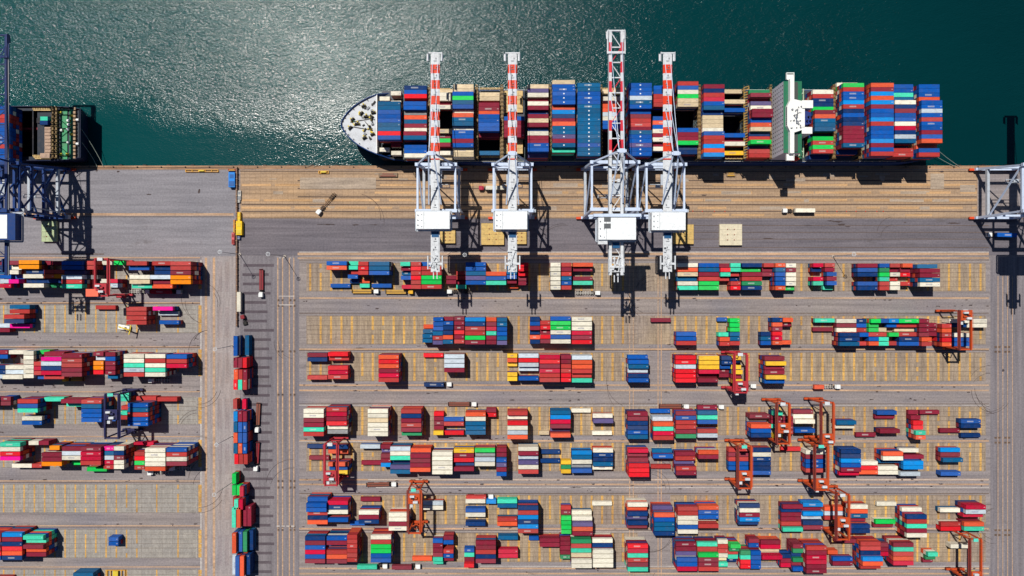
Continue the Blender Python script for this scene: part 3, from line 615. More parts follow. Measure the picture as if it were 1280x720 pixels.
# the 300 whose roofs show largest are objects of their own, the rest one mass
for s in stacks:
    zt = s['z0']+s['n']*CH; k = FPX/(H-zt); px, py = 640+s['x']*k, 360-s['y']*k
    vis = 0 <= px <= 1280 and 0 <= py <= 720
    s['area'] = (s['ln']*CW*k*k + (abs(px-640)*0.02+abs(py-360)*0.03)) if vis else 0; s['px'] = px; s['py'] = py
MAX_OWN = 292
order = sorted(stacks, key=lambda s: -s['area'])[:MAX_OWN]
for s in order: s['own'] = True
# place words
def ship_label(s, k, nm):
    if s['bay'] == -1:
        return '%s short container beside the forecastle, %s from the open water' % (CNAME[s['col']], ORD[k])
    return '%s container %s from the sea in the %s bay from the bow' % (CNAME[s['col']], ORD[k], ORD[s['bay']])
bays_of = {}
for s in stacks: bays_of.setdefault((s['site'], s['blk'], s['bay']), []).append(s)
blkbays = {}
for key, L_ in bays_of.items():
    L_.sort(key=lambda s: -s['y'] if s['rot'] == 0 else s['x']); blkbays.setdefault(key[:2], []).append((min(s['x'] for s in L_), max(s['y'] for s in L_), key[2]))
rank = {}
for kb, L_ in blkbays.items():
    L_.sort(key=lambda t: (round(t[0]/4), -t[1]) if kb[0] != 'file' else (-t[1], 0))
    for i, t in enumerate(L_): rank[(kb[0], kb[1], t[2])] = i
BW = {'A': 'first', 'B': 'second', 'C': 'third', 'D': 'fourth', 'E': 'fifth', 'F': 'sixth', 'G': 'seventh'}
def ordw(i):
    if i < len(ORD): return ORD[i]
    tens = {2: 'twenty', 3: 'thirty', 4: 'forty', 5: 'fifty'}[(i+1)//10]; u = (i+1) % 10
    return tens[:-1]+'ieth' if u == 0 else tens+'-'+ORD[u-1]
SV, SF, SC_, off = [], [], [], 0
n_own = 0
CORE = None
for key, L_ in bays_of.items():
    for k, s in enumerate(L_):
        for t in range(s['n']):
            z = s['z0']+t*CH; top = (t == s['n']-1)
            if s['site'] != 'yard' and s['site'] != 'file' and t < s['n']-4: continue
            # only the top two of a stack keep the marked colour; lower ones are mixed as in the side faces
            jx = 0.0 if top else rc_.uniform(-.06, .06); jy = 0.0 if top else rc_.uniform(-.03, .03)
            col = s['col'] if top else rc_.choice(s['col']*3+'MKKBSMWNO')
            if top and s.get('own'):
                o = container_object(s['x'], s['y'], z, s['rot'], s['ln'], col, s.get('dot', False)); n_own += 1
                if s['site'] == 'ship': lab = ship_label(s, k, None); grp = 'containers stacked on the big ship'
                elif s['site'] == 'west ship': lab = '%s container on the western ship, %s from the water in its %s' % (CNAME[col], ORD[k], {900: 'last full bay', 901: 'second full bay', 902: 'open bay'}[s['bay']]); grp = 'containers on the western ship'
                elif s['site'] == 'file': lab = '%s container beside the yard wall, %s from the wall in line %s' % (CNAME[col], ORD[k], ordw(rank[key])); grp = 'containers beside the wall'
                elif s['blk'] in BW: lab = '%s container, %s from north in the %s stack from left, %s eastern row' % (CNAME[col], ORD[k], ordw(rank[key]), BW[s['blk']]); grp = 'containers stacked in the eastern yard'
                else: lab = '%s container, %s from north in the %s stack from left, %s' % (CNAME[col], ORD[k], ordw(rank[key]), s['blk']); grp = 'containers stacked in the western yard'
                tag(o, lab, 'container', grp)
            else:
                V, F, S = TEMPL[(s['ln'], 1 if top else 0)]; p = paint_of(col)
                VV = V.copy()
                if s['rot']: VV = np.stack([-V[:, 1], V[:, 0], V[:, 2]], 1)
                VV = VV+np.array([s['x']+jx, s['y']+jy, z])
                SV.append(VV); SF.append(F+off); off += len(V)
                SC_.append(cols_of(S, p))
me = mesh_from('stacked_containers', np.concatenate(SV), np.concatenate(SF), np.concatenate(SC_))
so = bpy.data.objects.new('stacked_containers', me); C.objects.link(so)
tag(so, 'mass of further shipping containers stacked in rows across the yard', 'containers', kind='stuff')
print('own containers', n_own)
# ------------------------------------------------------------------ the big container ship
P = lambda n, c, **k: paint(n, srgb(*c), **k)
m_hull = P('ship_hull_blue', (26, 62, 120), rough=.45); m_deck = P('ship_deck_grey', (64, 78, 82), dirt=.5); m_fore = P('forecastle_deck', (196, 200, 206), dirt=.35, scale=.3)
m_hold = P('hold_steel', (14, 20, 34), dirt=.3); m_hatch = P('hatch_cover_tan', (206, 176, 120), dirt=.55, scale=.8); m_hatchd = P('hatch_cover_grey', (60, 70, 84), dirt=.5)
m_lash = P('lashing_bridge_brown', (128, 104, 66), dirt=.5); m_shipw = P('ship_white', (236, 236, 232), dirt=.1); m_green = P('deck_green', (34, 110, 80), dirt=.4)
m_orange = P('lifeboat_orange', (226, 60, 40)); m_yell = P('machine_yellow', (214, 190, 60), dirt=.4); m_blk = P('black_steel', (24, 24, 28)); m_grey = P('grey_steel', (130, 134, 140))
m_glass = P('bridge_glass', (20, 30, 44), rough=.1); m_rope = P('mooring_rope', (150, 160, 150)); m_blued = P('funnel_blue', (30, 52, 120)); m_red2 = P('rust_red', (140, 40, 36))
SY = SHIP_Y0-17*SH_P/2; SB = 21.9; BX, SX = -102.5, 254.0
def hull_half(x, wl=False):
    t = (x-(BX+(9 if wl else 0)))/(58.0 if not wl else 78)
    h = SB if t >= 1 else SB*max(0.0, (1-(1-max(t, 0))**(3.0 if not wl else 2.0)))**(.68 if not wl else .75)
    if x > SX-22: h *= 1-.10*((x-(SX-22))/22)**2*(2.2 if wl else 1)
    return h
def ring(wl, z, inset=0.0):
    xs = [BX+(9 if wl else 0)+d for d in (0, .4, 1.2, 2.5, 4.5, 7.5, 11, 16, 22, 30, 40, 50, 62, 80)] + list(np.linspace(0, SX-22, 6)) + [SX-14, SX-7, SX-(6 if wl else 0)]
    xs = sorted(xs); up = [(x, SY+max(0.01, hull_half(x, wl)-inset), z) for x in xs]; dn = [(x, SY-max(0.01, hull_half(x, wl)-inset), z) for x in xs]
    return up + dn[::-1]
def deckz(x): return 15.0 if x < WX(470, 15) else SHIPZ-1.2
ship = thing('container_ship', (0, 0, 0), 0, 'long blue hulled container ship moored at the quay under the white cranes', 'ship', 'container ships at the quay')
top = ring(False, 0); bot = ring(True, -8)
top = [(x, y, (16.2 if x < WX(471, 15) else 16.2-min(1, (x-WX(471, 15))/6)*6.0)) for x, y, z in top]
mid = [((a[0]+b[0])/2 if False else b[0]*.45+a[0]*.55, b[1]*.3+a[1]*.7, 3.0) for a, b in zip(top, bot)]
hb = MB(); n = len(top); hb.v = top+mid+bot
hb.f = [(i, (i+1) % n, n+(i+1) % n, n+i) for i in range(n)]+[(n+i, n+(i+1) % n, 2*n+(i+1) % n, 2*n+i) for i in range(n)]; hb.mi = [0]*len(hb.f)
hull = hb.build('hull', m_hull, ship)
so_ = hull.modifiers.new('plate', 'SOLIDIFY'); so_.thickness = .35; so_.offset = 0
# decks as rings of plating: forecastle, side decks, cross decks between the bays, hatch covers over closed bays, floor of the holds
fd = MB(); xf = WX(471, 15); pts = [(x, y) for x, y, z in ring(False, 0, .5) if x < xf-.5]
ups = [p for p in pts if p[1] >= SY]; dns = [p for p in pts if p[1] < SY]
poly = ups+[(xf, SY+hull_half(xf)-.5), (xf, SY-hull_half(xf)+.5)]+dns
fd.prism(poly, 14.4, 15.0); fd.build('forecastle_deck', m_fore, ship)
bk = MB(); bk.bx(xf, xf+.4, SY-hull_half(xf)+.6, SY+hull_half(xf)-.6, 9, 16.3); bk.build('breakwater', m_shipw, ship)
bays = []
for b in range(len(SHIP)):
    S_ = [s for s in stacks if s['site'] == 'ship' and s['bay'] == b]
    x = S_[0]['x']; L = S_[0]['ln']; bays.append((x-L/2, x+L/2, {s['row'] for s in S_}, [s['row'] for s in S_], b))
dz = SHIPZ-.9
sd_ = MB()
for sgn in (-1, 1):
    xs = [xf+.4]+list(np.linspace(xf+3, -45, 8))+[0, 80, 160, SX-22, SX-12, SX-.4]
    for a, b_ in zip(xs[:-1], xs[1:]):
        ya, yb = SY+sgn*(hull_half(a)-.3), SY+sgn*(hull_half(b_)-.3); yi = SY+sgn*(17*SH_P/2-1.6)
        if abs(ya-SY) < abs(yi-SY): ya = yi+sgn*.1
        sd_.v += [(a, yi, dz), (b_, yi, dz), (b_, yb, dz), (a, ya, dz), (a, yi, dz-.3), (b_, yi, dz-.3), (b_, yb, dz-.3), (a, ya, dz-.3)]
        k = len(sd_.v)-8; sd_.f += [(k, k+1, k+2, k+3), (k+7, k+6, k+5, k+4), (k, k+4, k+5, k+1)]; sd_.mi += [0]*3
sd_.build('side_deck', m_deck, ship)
cdk = MB(); edges = [xf+.4]+[v for b in bays for v in (b[0], b[1])]+[SX-.5]
iy0, iy1 = SY-17*SH_P/2+1.65, SY+17*SH_P/2-1.65
for a, b_ in zip(edges[0::2], edges[1::2]):
    if b_-a > .15: cdk.bx(a+.02, b_-.02, iy0, iy1, dz-.35, dz-.02)
cdk.build('cross_deck', m_deck, ship)
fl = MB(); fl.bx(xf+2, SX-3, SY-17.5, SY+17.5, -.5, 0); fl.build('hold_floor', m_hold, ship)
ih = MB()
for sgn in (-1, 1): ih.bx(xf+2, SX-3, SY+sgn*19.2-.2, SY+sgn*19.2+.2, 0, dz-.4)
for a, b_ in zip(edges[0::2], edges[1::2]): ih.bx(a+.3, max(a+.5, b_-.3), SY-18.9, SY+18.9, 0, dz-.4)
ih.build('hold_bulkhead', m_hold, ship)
for (x0, x1, rs, _, b) in bays:
    rows_open = [r for r in range(17) if r not in rs and min(rs) < r]
    r = 0; cov = []
    # panels three to a bay; a panel is off when its rows are mostly empty
    closed = [not (q in rows_open and ((q-1 in rows_open) or (q+1 in rows_open))) for q in range(17)]
    q = 0; hm = MB()
    while q < 17:
        if closed[q]:
            e = q
            while e+1 < 17 and closed[e+1]: e += 1
            ya, yb = SHIP_Y0-SH_P*(e+1)+.1, SHIP_Y0-SH_P*q-.1
            MB().bx(x0-.1, x1+.1, ya, yb, SHIPZ-.7, SHIPZ-.02).build('hatch_cover', m_hatchd, ship); q = e+1
        else: q += 1
    if hm.v: hm.build('hatch_cover', m_hatchd, ship)
# tan pontoon covers stacked on the open bays under the second crane, with ribs
def pontoon(x0, x1, y0, y1, z, name='pontoon_cover', parent=None, hh=1.2):
    mb = MB(); mb.bx(x0, x1, y0, y1, z, z+hh)
    nx = max(2, int((x1-x0)/2.6)); ny = max(2, int((y1-y0)/2.6))
    for i in range(nx+1):
        x = x0+(x1-x0)*i/nx; mb.bx(max(x0, x-.12), min(x1, x+.12), y0+.1, y1-.1, z+hh+.002, z+hh+.14)
    for j in range(ny+1):
        y = y0+(y1-y0)*j/ny; mb.bx(x0+.1, x1-.1, max(y0, y-.12), min(y1, y+.12), z+hh+.01, z+hh+.17)
    return mb.build(name, m_hatch, parent)
z_ = SHIPZ+.1
xa, xb = WX(420+1120/T, 14), WX(420+1245/T, 14)
pontoon(xa, xb, WY(140, 14), WY(112.5, 14), z_, parent=ship); pontoon(xa, xb, WY(191.5, 14), WY(172.5, 14), z_, parent=ship)
xa = WX(420+690/T, 14); pontoon(xa-8, xa+6, WY(112.3, 14)-.2, WY(109.3, 14), z_, parent=ship, hh=.5)
# lashing bridges between the bays
for (a, b_) in zip(edges[0::2][1:-1], edges[1::2][1:-1]):
    g_ = b_-a
    if g_ < .5: continue
    wide = g_ > 2.2; mb = MB(); cx = (a+b_)/2; ww = min(g_-.2, .9 if not wide else 2.0)
    yn, ys = SY+SB-.5, SY-SB+.5; zt = SHIPZ+(5.4 if not wide else 7.5)
    if b_-a > 8: cx = a+1.6; ww = 1.6
    mb.bx(cx-ww/2, cx+ww/2, ys, yn, zt-.2, zt)
    for i in range(19):
        y = ys+(yn-ys)*i/18; mb.bx(cx-ww/2, cx-ww/2+.2, y-.12, y+.12, dz, zt+1.0); mb.bx(cx+ww/2-.2, cx+ww/2, y-.12, y+.12, dz, zt+1.0)
        if wide: mb.bx(cx-ww/2+.22, cx+ww/2-.22, y+.5, y+1.1, zt+.01, zt+.7)
    mb.build('lashing_bridge', m_lash if wide else m_deck, ship)
lx = WX(932.3, 18); mb = MB()
for sx in (-1.5, 1.5): mb.bx(lx+sx-.15, lx+sx+.15, SY-SB+.6, SY+SB-.6, SHIPZ+7.2, SHIPZ+7.6)
for i in range(28):
    y = SY-SB+1+(2*SB-2)*i/27; mb.beam((lx-1.5, y, SHIPZ+7.5), (lx+1.5, y+.9, SHIPZ+7.5), .45, .3)
    if i % 3 == 0: mb.bx(lx-1.4, lx-1.1, y-.15, y+.15, dz, SHIPZ+7.2); mb.bx(lx+1.1, lx+1.4, y-.15, y+.15, dz, SHIPZ+7.2)
mb.build('lashing_bridge', P('lashing_bridge_ochre', (176, 142, 74), dirt=.4), ship)
# yellow guide frames at the ends of open bays
for px0, px1, py in ((541, 566, 112.0), (600, 628, 110.5), (602, 629, 195.5), (541, 562, 197), (752, 782, 110.8), (907, 930, 112.6), (907, 930, 197.6), (842, 866, 176)):
    mb = MB(); x0, x1, y = WX(px0, 14), WX(px1, 14), WY(py, 14)
    mb.bx(x0, x1, y-.5, y-.15, SHIPZ+1.8, SHIPZ+2.2); mb.bx(x0, x1, y+.15, y+.5, SHIPZ+1.8, SHIPZ+2.2)
    k = int((x1-x0)/1.6)
    for i in range(k+1):
        x = x0+(x1-x0)*i/k; mb.bx(x-.15, x+.15, y-.5, y+.5, SHIPZ+2.2, SHIPZ+2.5)
        if i % 3 == 0: mb.bx(x-.1, x+.1, y-.1, y+.1, dz, SHIPZ+1.8)
    mb.build('guide_frame', m_hatch, ship)
# forecastle gear
for px, py, a in ((455, 133, .3), (465, 148, 1.2), (447, 155, 0), (463, 160, 2.0), (456, 172.5, .5), (441, 150, 1), (467, 141, .2), (438, 160, .8), (458, 146, .1), (452, 142, .9), (466, 168, .4)):
    x, y = WX(px, 15), WY(py, 15); w_ = MB(); ca, sa = math.cos(a), math.sin(a)
    w_.box((x, y, 15.25), (2.6, 1.5, .4), 0, a); w_.tube((x-ca*1.3, y-sa*1.3, 16.0), (x+ca*1.3, y+sa*1.3, 16.0), .62, 10, 0)
    w_.tube((x-ca*1.35, y-sa*1.35, 16.0), (x-ca*1.25, y-sa*1.25, 16.0), .85, 12, 1); w_.tube((x+ca*1.25, y+sa*1.25, 16.0), (x+ca*1.35, y+sa*1.35, 16.0), .85, 12, 1)
    w_.box((x-sa*1.4, y+ca*1.4, 15.4), (.8, .8, .8), 1, a)
    w_.build('winch', [m_blk, m_yell], ship)
for x, y, z in ring(False, 0, 1.5):
    if x < xf-1: MB().tube((x, y, 15), (x, y, 15.8), .28, 8).build('bollard', m_blk, ship)
gr_ = random.Random(9)
for i in range(34):
    px, py = gr_.uniform(440, 469), gr_.uniform(128, 178)
    if abs(py-153.5) > (px-430)*.75: continue
    k_ = MB(); k_.box((WX(px, 15), WY(py, 15), 15.4), (gr_.uniform(.6, 2.4), gr_.uniform(.5, 1.4), gr_.uniform(.5, 1.2)), 0, gr_.uniform(0, 3)); k_.build('deck_fitting', gr_.choice((m_blk, m_blk, m_green, m_yell, m_grey)), ship)
for sy_ in (-3.2, 3.2): MB().beam((WX(462, 15), SY+sy_, 15.15), (WX(438, 15), SY+sy_*.4, 15.15), .45, .25).build('anchor_chain', m_blk, ship)
mst = MB(); mx0, my0 = WX(449, 15), SY; mst.tube((mx0+5, my0, 15), (mx0+5, my0, 24), .35, 8, 0, .15); mst.bx(mx0+3.4, mx0+6.6, my0-.15, my0+.15, 20, 20.3); mst.build('foremast', m_shipw, ship)
# accommodation block
hx = 156.0
ac = MB(); ac.bx(hx, hx+10.5, SY-20.6, SY+20.6, dz, 32.6); blk_ = ac.build('accommodation_block', P('superstructure_pale', (206, 204, 214), dirt=.12), ship)
wd = MB()
for zz in (14.5, 17.3, 20.1, 22.9, 25.7, 28.5, 31.0):
    for i in range(16): wd.bx(hx-.07, hx+.06, SY-18.6+i*2.45, SY-17.9+i*2.45, zz, zz+.8)
wd.build('cabin_window', m_glass, blk_)
gd = MB(); gd.bx(hx, hx+10.5, SY-20.6, SY+20.6, 32.6, 32.75); gd.build('upper_deck', m_green, ship)
wh_ = MB(); c = WX(994, 36)
wh_.prism([(hx+1.0, SY-5.5), (hx+1.0, SY+5.5), (hx+2.6, SY+8.8), (hx+2.6, SY+21.2), (hx+5.0, SY+21.2), (hx+5.0, SY+9.5), (hx+9.5, SY+8.5), (hx+9.5, SY-8.0), (hx+5.0, SY-9.5), (hx+5.0, SY-21.2), (hx+2.6, SY-21.2), (hx+2.6, SY-8.8)], 32.8, 35.6)
brg = wh_.build('wheelhouse', m_shipw, ship)
bw = MB()
for i in range(9): bw.bx(hx+.94, hx+.99, SY-5+i*1.16, SY-4.1+i*1.16, 34, 35.1)
bw.build('window', m_glass, brg)
for sgn in (-1, 1):
    wg = MB()
    wg.bx(hx+1.2, hx+5.6, SY+sgn*23.3-1.9, SY+sgn*23.3+1.9, 32.8, 33.0)
    for dx_ in (1.2, 5.3): wg.bx(hx+dx_, hx+dx_+.3, SY+sgn*23.3-1.9, SY+sgn*23.3+1.9, 33.0, 34.2)
    wg.bx(hx+1.5, hx+5.3, SY+sgn*25.0-.15, SY+sgn*25.0+.15, 33.0, 34.2)
    wg.build('bridge_wing', m_shipw, ship)
wk = MB()
for sgn in (-1, 1): wk.bx(hx+5.05, hx+8.0, SY+sgn*15.0-5, SY+sgn*15.0+5, 32.8, 33.3)
wk.build('wing_deck', P('dark_deck', (70, 76, 74)), ship)
rr = MB(); rg_ = random.Random(5)
for i in range(16): rr.box((hx+2.5+rg_.random()*6.5, SY-7+rg_.random()*14, 35.9), (rg_.uniform(.3, 1.1), rg_.uniform(.3, .9), .6), 0, rg_.random())
rr.tube((hx+5, SY, 35.6), (hx+5, SY, 44), .3, 8, 0, .12); rr.bx(hx+4.8, hx+5.2, SY-2.6, SY+2.6, 40, 40.3); rr.bx(hx+4, hx+6.5, SY-.15, SY+.15, 42, 42.2)
rr.build('radar_mast', m_grey, ship)
af = MB(); af.bx(hx+10.5, hx+17.5, SY+5.5, SY+10, dz, 31.5); af.bx(hx+10.5, hx+17.5, SY-9, SY-5.2, dz, 30.5); af.bx(hx+10.5, hx+13, SY-5.2, SY+5.5, dz, 30.9); af.build('engine_casing', m_shipw, ship)
fn = MB(); fn.prism([(hx+13.5, SY-3.8), (hx+17.2, SY-3.0), (hx+17.7, SY), (hx+17.2, SY+3.4), (hx+13.5, SY+4.6)], dz, 29.5); fnl = fn.build('funnel', m_blued, ship)
fp = MB()
for i in range(4): fp.tube((hx+14.6+i*.9, SY-1.5+(i % 2)*2.4, 29.5), (hx+14.6+i*.9, SY-1.5+(i % 2)*2.4, 31), .42, 8)
fp.build('exhaust_pipe', m_blk, fnl)
ad = MB(); ad.bx(hx+10.6, hx+17.9, SY+10.5, SY+20.5, dz, 15.5); ad.bx(hx+10.6, hx+17.9, SY-20.5, SY-9.5, dz, 15.5); ad.build('aft_deck', m_green, ship)
cr = MB()
for sgn in (-1, 1):
    for i in range(7):
        cr.box((hx+11.5+rg_.random()*5.5, SY+sgn*(11.5+rg_.random()*8), 16.2), (rg_.uniform(.6, 2.2), rg_.uniform(.4, 1.6), rg_.uniform(.6, 1.6)), 0, rg_.random())
    cr.beam((hx+12, SY+sgn*12, 19), (hx+16.8, SY+sgn*18, 20), .4); cr.tube((hx+12, SY+sgn*12, 15.5), (hx+12, SY+sgn*12, 19.4), .45, 8)
    cr.bx(hx+17.2, hx+17.8, SY+sgn*15.5-5, SY+sgn*15.5+5, 18, 18.4)
cr.build('deck_gear', P('deck_gear_pale', (170, 190, 160), dirt=.4), ship)
for sgn in (-1, 1):
    lb = MB(); x, y = hx+8.6+1.5, SY+sgn*21.2; lp = [(-3.6, 0), (-2.6, -1.2), (0, -1.5), (2.6, -1.2), (3.6, 0), (2.6, 1.2), (0, 1.5), (-2.6, 1.2)]
    lb.prism([(x+1.5+a, y+b_) for a, b_ in lp], 17.4, 18.6); lb.prism([(x+1.5+a*.7, y+b_*.7) for a, b_ in lp], 18.6, 19.5)
    lb.build('lifeboat', m_orange, ship, bevel=.25)
# quarter deck gear and stern rail
sr = MB()
for x, y, z in ring(False, 0, .4):
    if x > xf+2: pass
for sgn in (-1, 1):
    sr.beam((-44, SY+sgn*(SB-.25), SHIPZ+.6), (SX-22, SY+sgn*(SB-.25), SHIPZ+.6), .12)
    for i in range(60): x = -44+i*4.6; sr.bx(x-.06, x+.06, SY+sgn*(SB-.25)-.06, SY+sgn*(SB-.25)+.06, dz, SHIPZ+.6)
sr.build('deck_rail', m_shipw, ship)

# ------------------------------------------------------------------ western ship (its stern half is in view)
ws = thing('container_ship', (0, 0, 0), 0, 'dark hulled container ship at the western quay with green mooring deck at its stern', 'ship', 'container ships at the quay')
wy0, wy1, wx1 = QY+1.2, WY(133.0, 11), WX(103.5, 9); wyc = (wy0+wy1)/2
mb = MB(); hw = (wy1-wy0)/2
prof = [(-460, 0), (-445, .8), (-430, 1), (wx1-18, 1), (wx1-7, .97), (wx1, .90)]
def wring(z, f=1.0, xin=0): return [(x-(xin if x == wx1 else 0), wyc+hw*h*f, z) for x, h in prof]+[(x-(xin if x == wx1 else 0), wyc-hw*h*f, z) for x, h in prof[::-1]]
a, b_ = wring(11.6), wring(-8, .93, 6); n = len(a); mb.v = a+b_; mb.f = [(i, (i+1) % n, n+(i+1) % n, n+i) for i in range(n)]; mb.mi = [0]*n
o = mb.build('hull', P('dark_hull', (22, 34, 66)), ws); sm = o.modifiers.new('plate', 'SOLIDIFY'); sm.thickness = .4; sm.offset = 0
dk_ = MB(); dk_.bx(-430, wx1-27, wyc-hw+.3, wyc-hw+2.4, 9.7, 10.1); dk_.bx(-430, wx1-27, wyc+hw-2.4, wyc+hw-.3, 9.7, 10.1); dk_.bx(-430, WX(24, 11)-1, wyc-hw+2.4, wyc+hw-2.4, 10.5, 10.95)
dk_.bx(wx1-26.9, wx1-7, wyc-hw+.3, wyc+hw-.3, 9.7, 10.1); dk_.bx(wx1-6.9, wx1-1.5, wyc-hw*.88, wyc+hw*.88, 9.7, 10.1)
dk_.build('deck', P('dark_deck_blue', (34, 44, 58)), ws)
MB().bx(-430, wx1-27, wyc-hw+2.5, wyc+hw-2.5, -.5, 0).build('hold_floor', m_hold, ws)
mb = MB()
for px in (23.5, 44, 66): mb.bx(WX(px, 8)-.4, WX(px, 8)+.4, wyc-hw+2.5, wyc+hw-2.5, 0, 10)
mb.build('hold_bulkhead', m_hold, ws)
mg = MB()
for px0, px1 in ((75, 83.5), (86.5, 91.5)): mg.bx(WX(px0, 11), WX(px1, 11), WY(199.5, 11), WY(136, 11), 10.15, 10.6)
mg.build('mooring_deck', P('mooring_deck_green', (62, 150, 104), dirt=.5, scale=.3), ws)
mb = MB()
for i in range(14):
    y = WY(136+i*4.7, 11); mb.bx(WX(92.2, 11), WX(95, 11), y-.75, y+.75, 10.2, 11.6)
mb.build('rope_locker', P('tan_locker', (170, 140, 110), dirt=.5), ws)
mb = MB()
for px, py, c_ in ((76, 141, 1), (90, 168, 1), (86, 151, 0), (86.5, 156, 0), (86, 178, 0), (85, 193, 1), (76.5, 193, 1), (85.5, 162, 0), (77, 163, 0), (97.5, 150, 0), (97.5, 180, 0), (90, 145, 1)):
    x, y = WX(px, 11), WY(py, 11); mb.tube((x-.8, y, 11.3), (x+.8, y, 11.3), .8, 10, c_); mb.box((x, y, 10.9), (1.8, 1.2, .7), 1-c_)
mb.build('winch', [m_shipw, m_yell], ws)
mb = MB()
for px in (65.5, 70): mb.bx(WX(px, 14)-.5, WX(px, 14)+.5, wyc-hw+.6, wyc+hw-.6, 13.6, 14); [mb.bx(WX(px, 14)-.4, WX(px, 14)+.4, y-.15, y+.15, 10.1, 15) for y in np.linspace(wyc-hw+1, wyc+hw-1, 14)]
mb.build('lashing_bridge', m_lash, ws)
for px0, px1, py in ((41, 64, 137), (43, 64, 197.5), (41, 60, 195.5)):
    mb = MB(); x0, x1, y = WX(px0, 12), WX(px1, 12), WY(py, 12); mb.bx(x0, x1, y-.5, y+.1, 11.2, 11.6)
    for i in range(12): x = x0+(x1-x0)*i/11; mb.bx(x-.25, x+.25, y+.15, y+1.0, 11.2, 11.8); mb.bx(x-.1, x+.1, y-.3, y-.1, 10.1, 11.2)
    mb.build('guide_frame', m_hatch, ws)
mb = MB(); mb.bx(WX(56.5, 11), WX(64.8, 11), WY(194, 11), WY(159, 11), 10.2, 11.6); [mb.bx(WX(57, 11), WX(64, 11), WY(161+i*4.2, 11)-.2, WY(161+i*4.2, 11)+.2, 11.61, 12.0) for i in range(8)]
mb.bx(WX(52, 11), WX(65, 11), WY(198, 11), WY(192, 11), 11.7, 12.3)
mb.build('pontoon_cover', P('pink_tan_cover', (176, 148, 128), dirt=.6), ws)
mb = MB(); mb.bx(WX(25, 8), WX(47, 8), WY(162, 8), WY(159.5, 8), 0, 8); mb.build('hold_container', P('hold_red', (150, 44, 54)), ws)
MB().bx(WX(50, 8), WX(65, 8), WY(155, 8), WY(149, 8), 0, 11.0).build('cell_block', m_hold, ws)

# ------------------------------------------------------------------ mooring ropes
def rope(p, q, label, sag=1.5):
    mb = MB(); p = Vector(p); q = Vector(q); last = p
    for i in range(1, 9):
        t = i/8; c_ = p.lerp(q, t); c_.z -= sag*4*t*(1-t); mb.tube(last, c_, .14, 6); last = c_
    o = mb.build('mooring_rope', m_rope); tag(o, label, 'rope', 'mooring ropes')
rope((WX(441, 15), WY(170, 15), 15), (WX(384, 0), QY-.8, .5), 'longest bow rope, ending farthest left along the quay')
rope((WX(445, 15), WY(175, 15), 15), (WX(392, 0), QY-.8, .5), 'inner bow rope just right of the longest bow rope')
rope((SX-1, SY-8, 9), (WX(1199, 0), QY-.8, .5), 'upper stern rope of the big ship reaching right to the quay')
rope((SX-1, SY-14, 9), (WX(1194, 0), QY-.8, .5), 'lower stern rope of the big ship, shorter of the pair')
rope((wx1-1, wyc+4, 10), (WX(130, 0), QY-.8, .5), 'longer stern rope of the western ship')
rope((wx1-1, wyc-4, 10), (WX(122, 0), QY-.8, .5), 'shorter stern rope of the western ship')

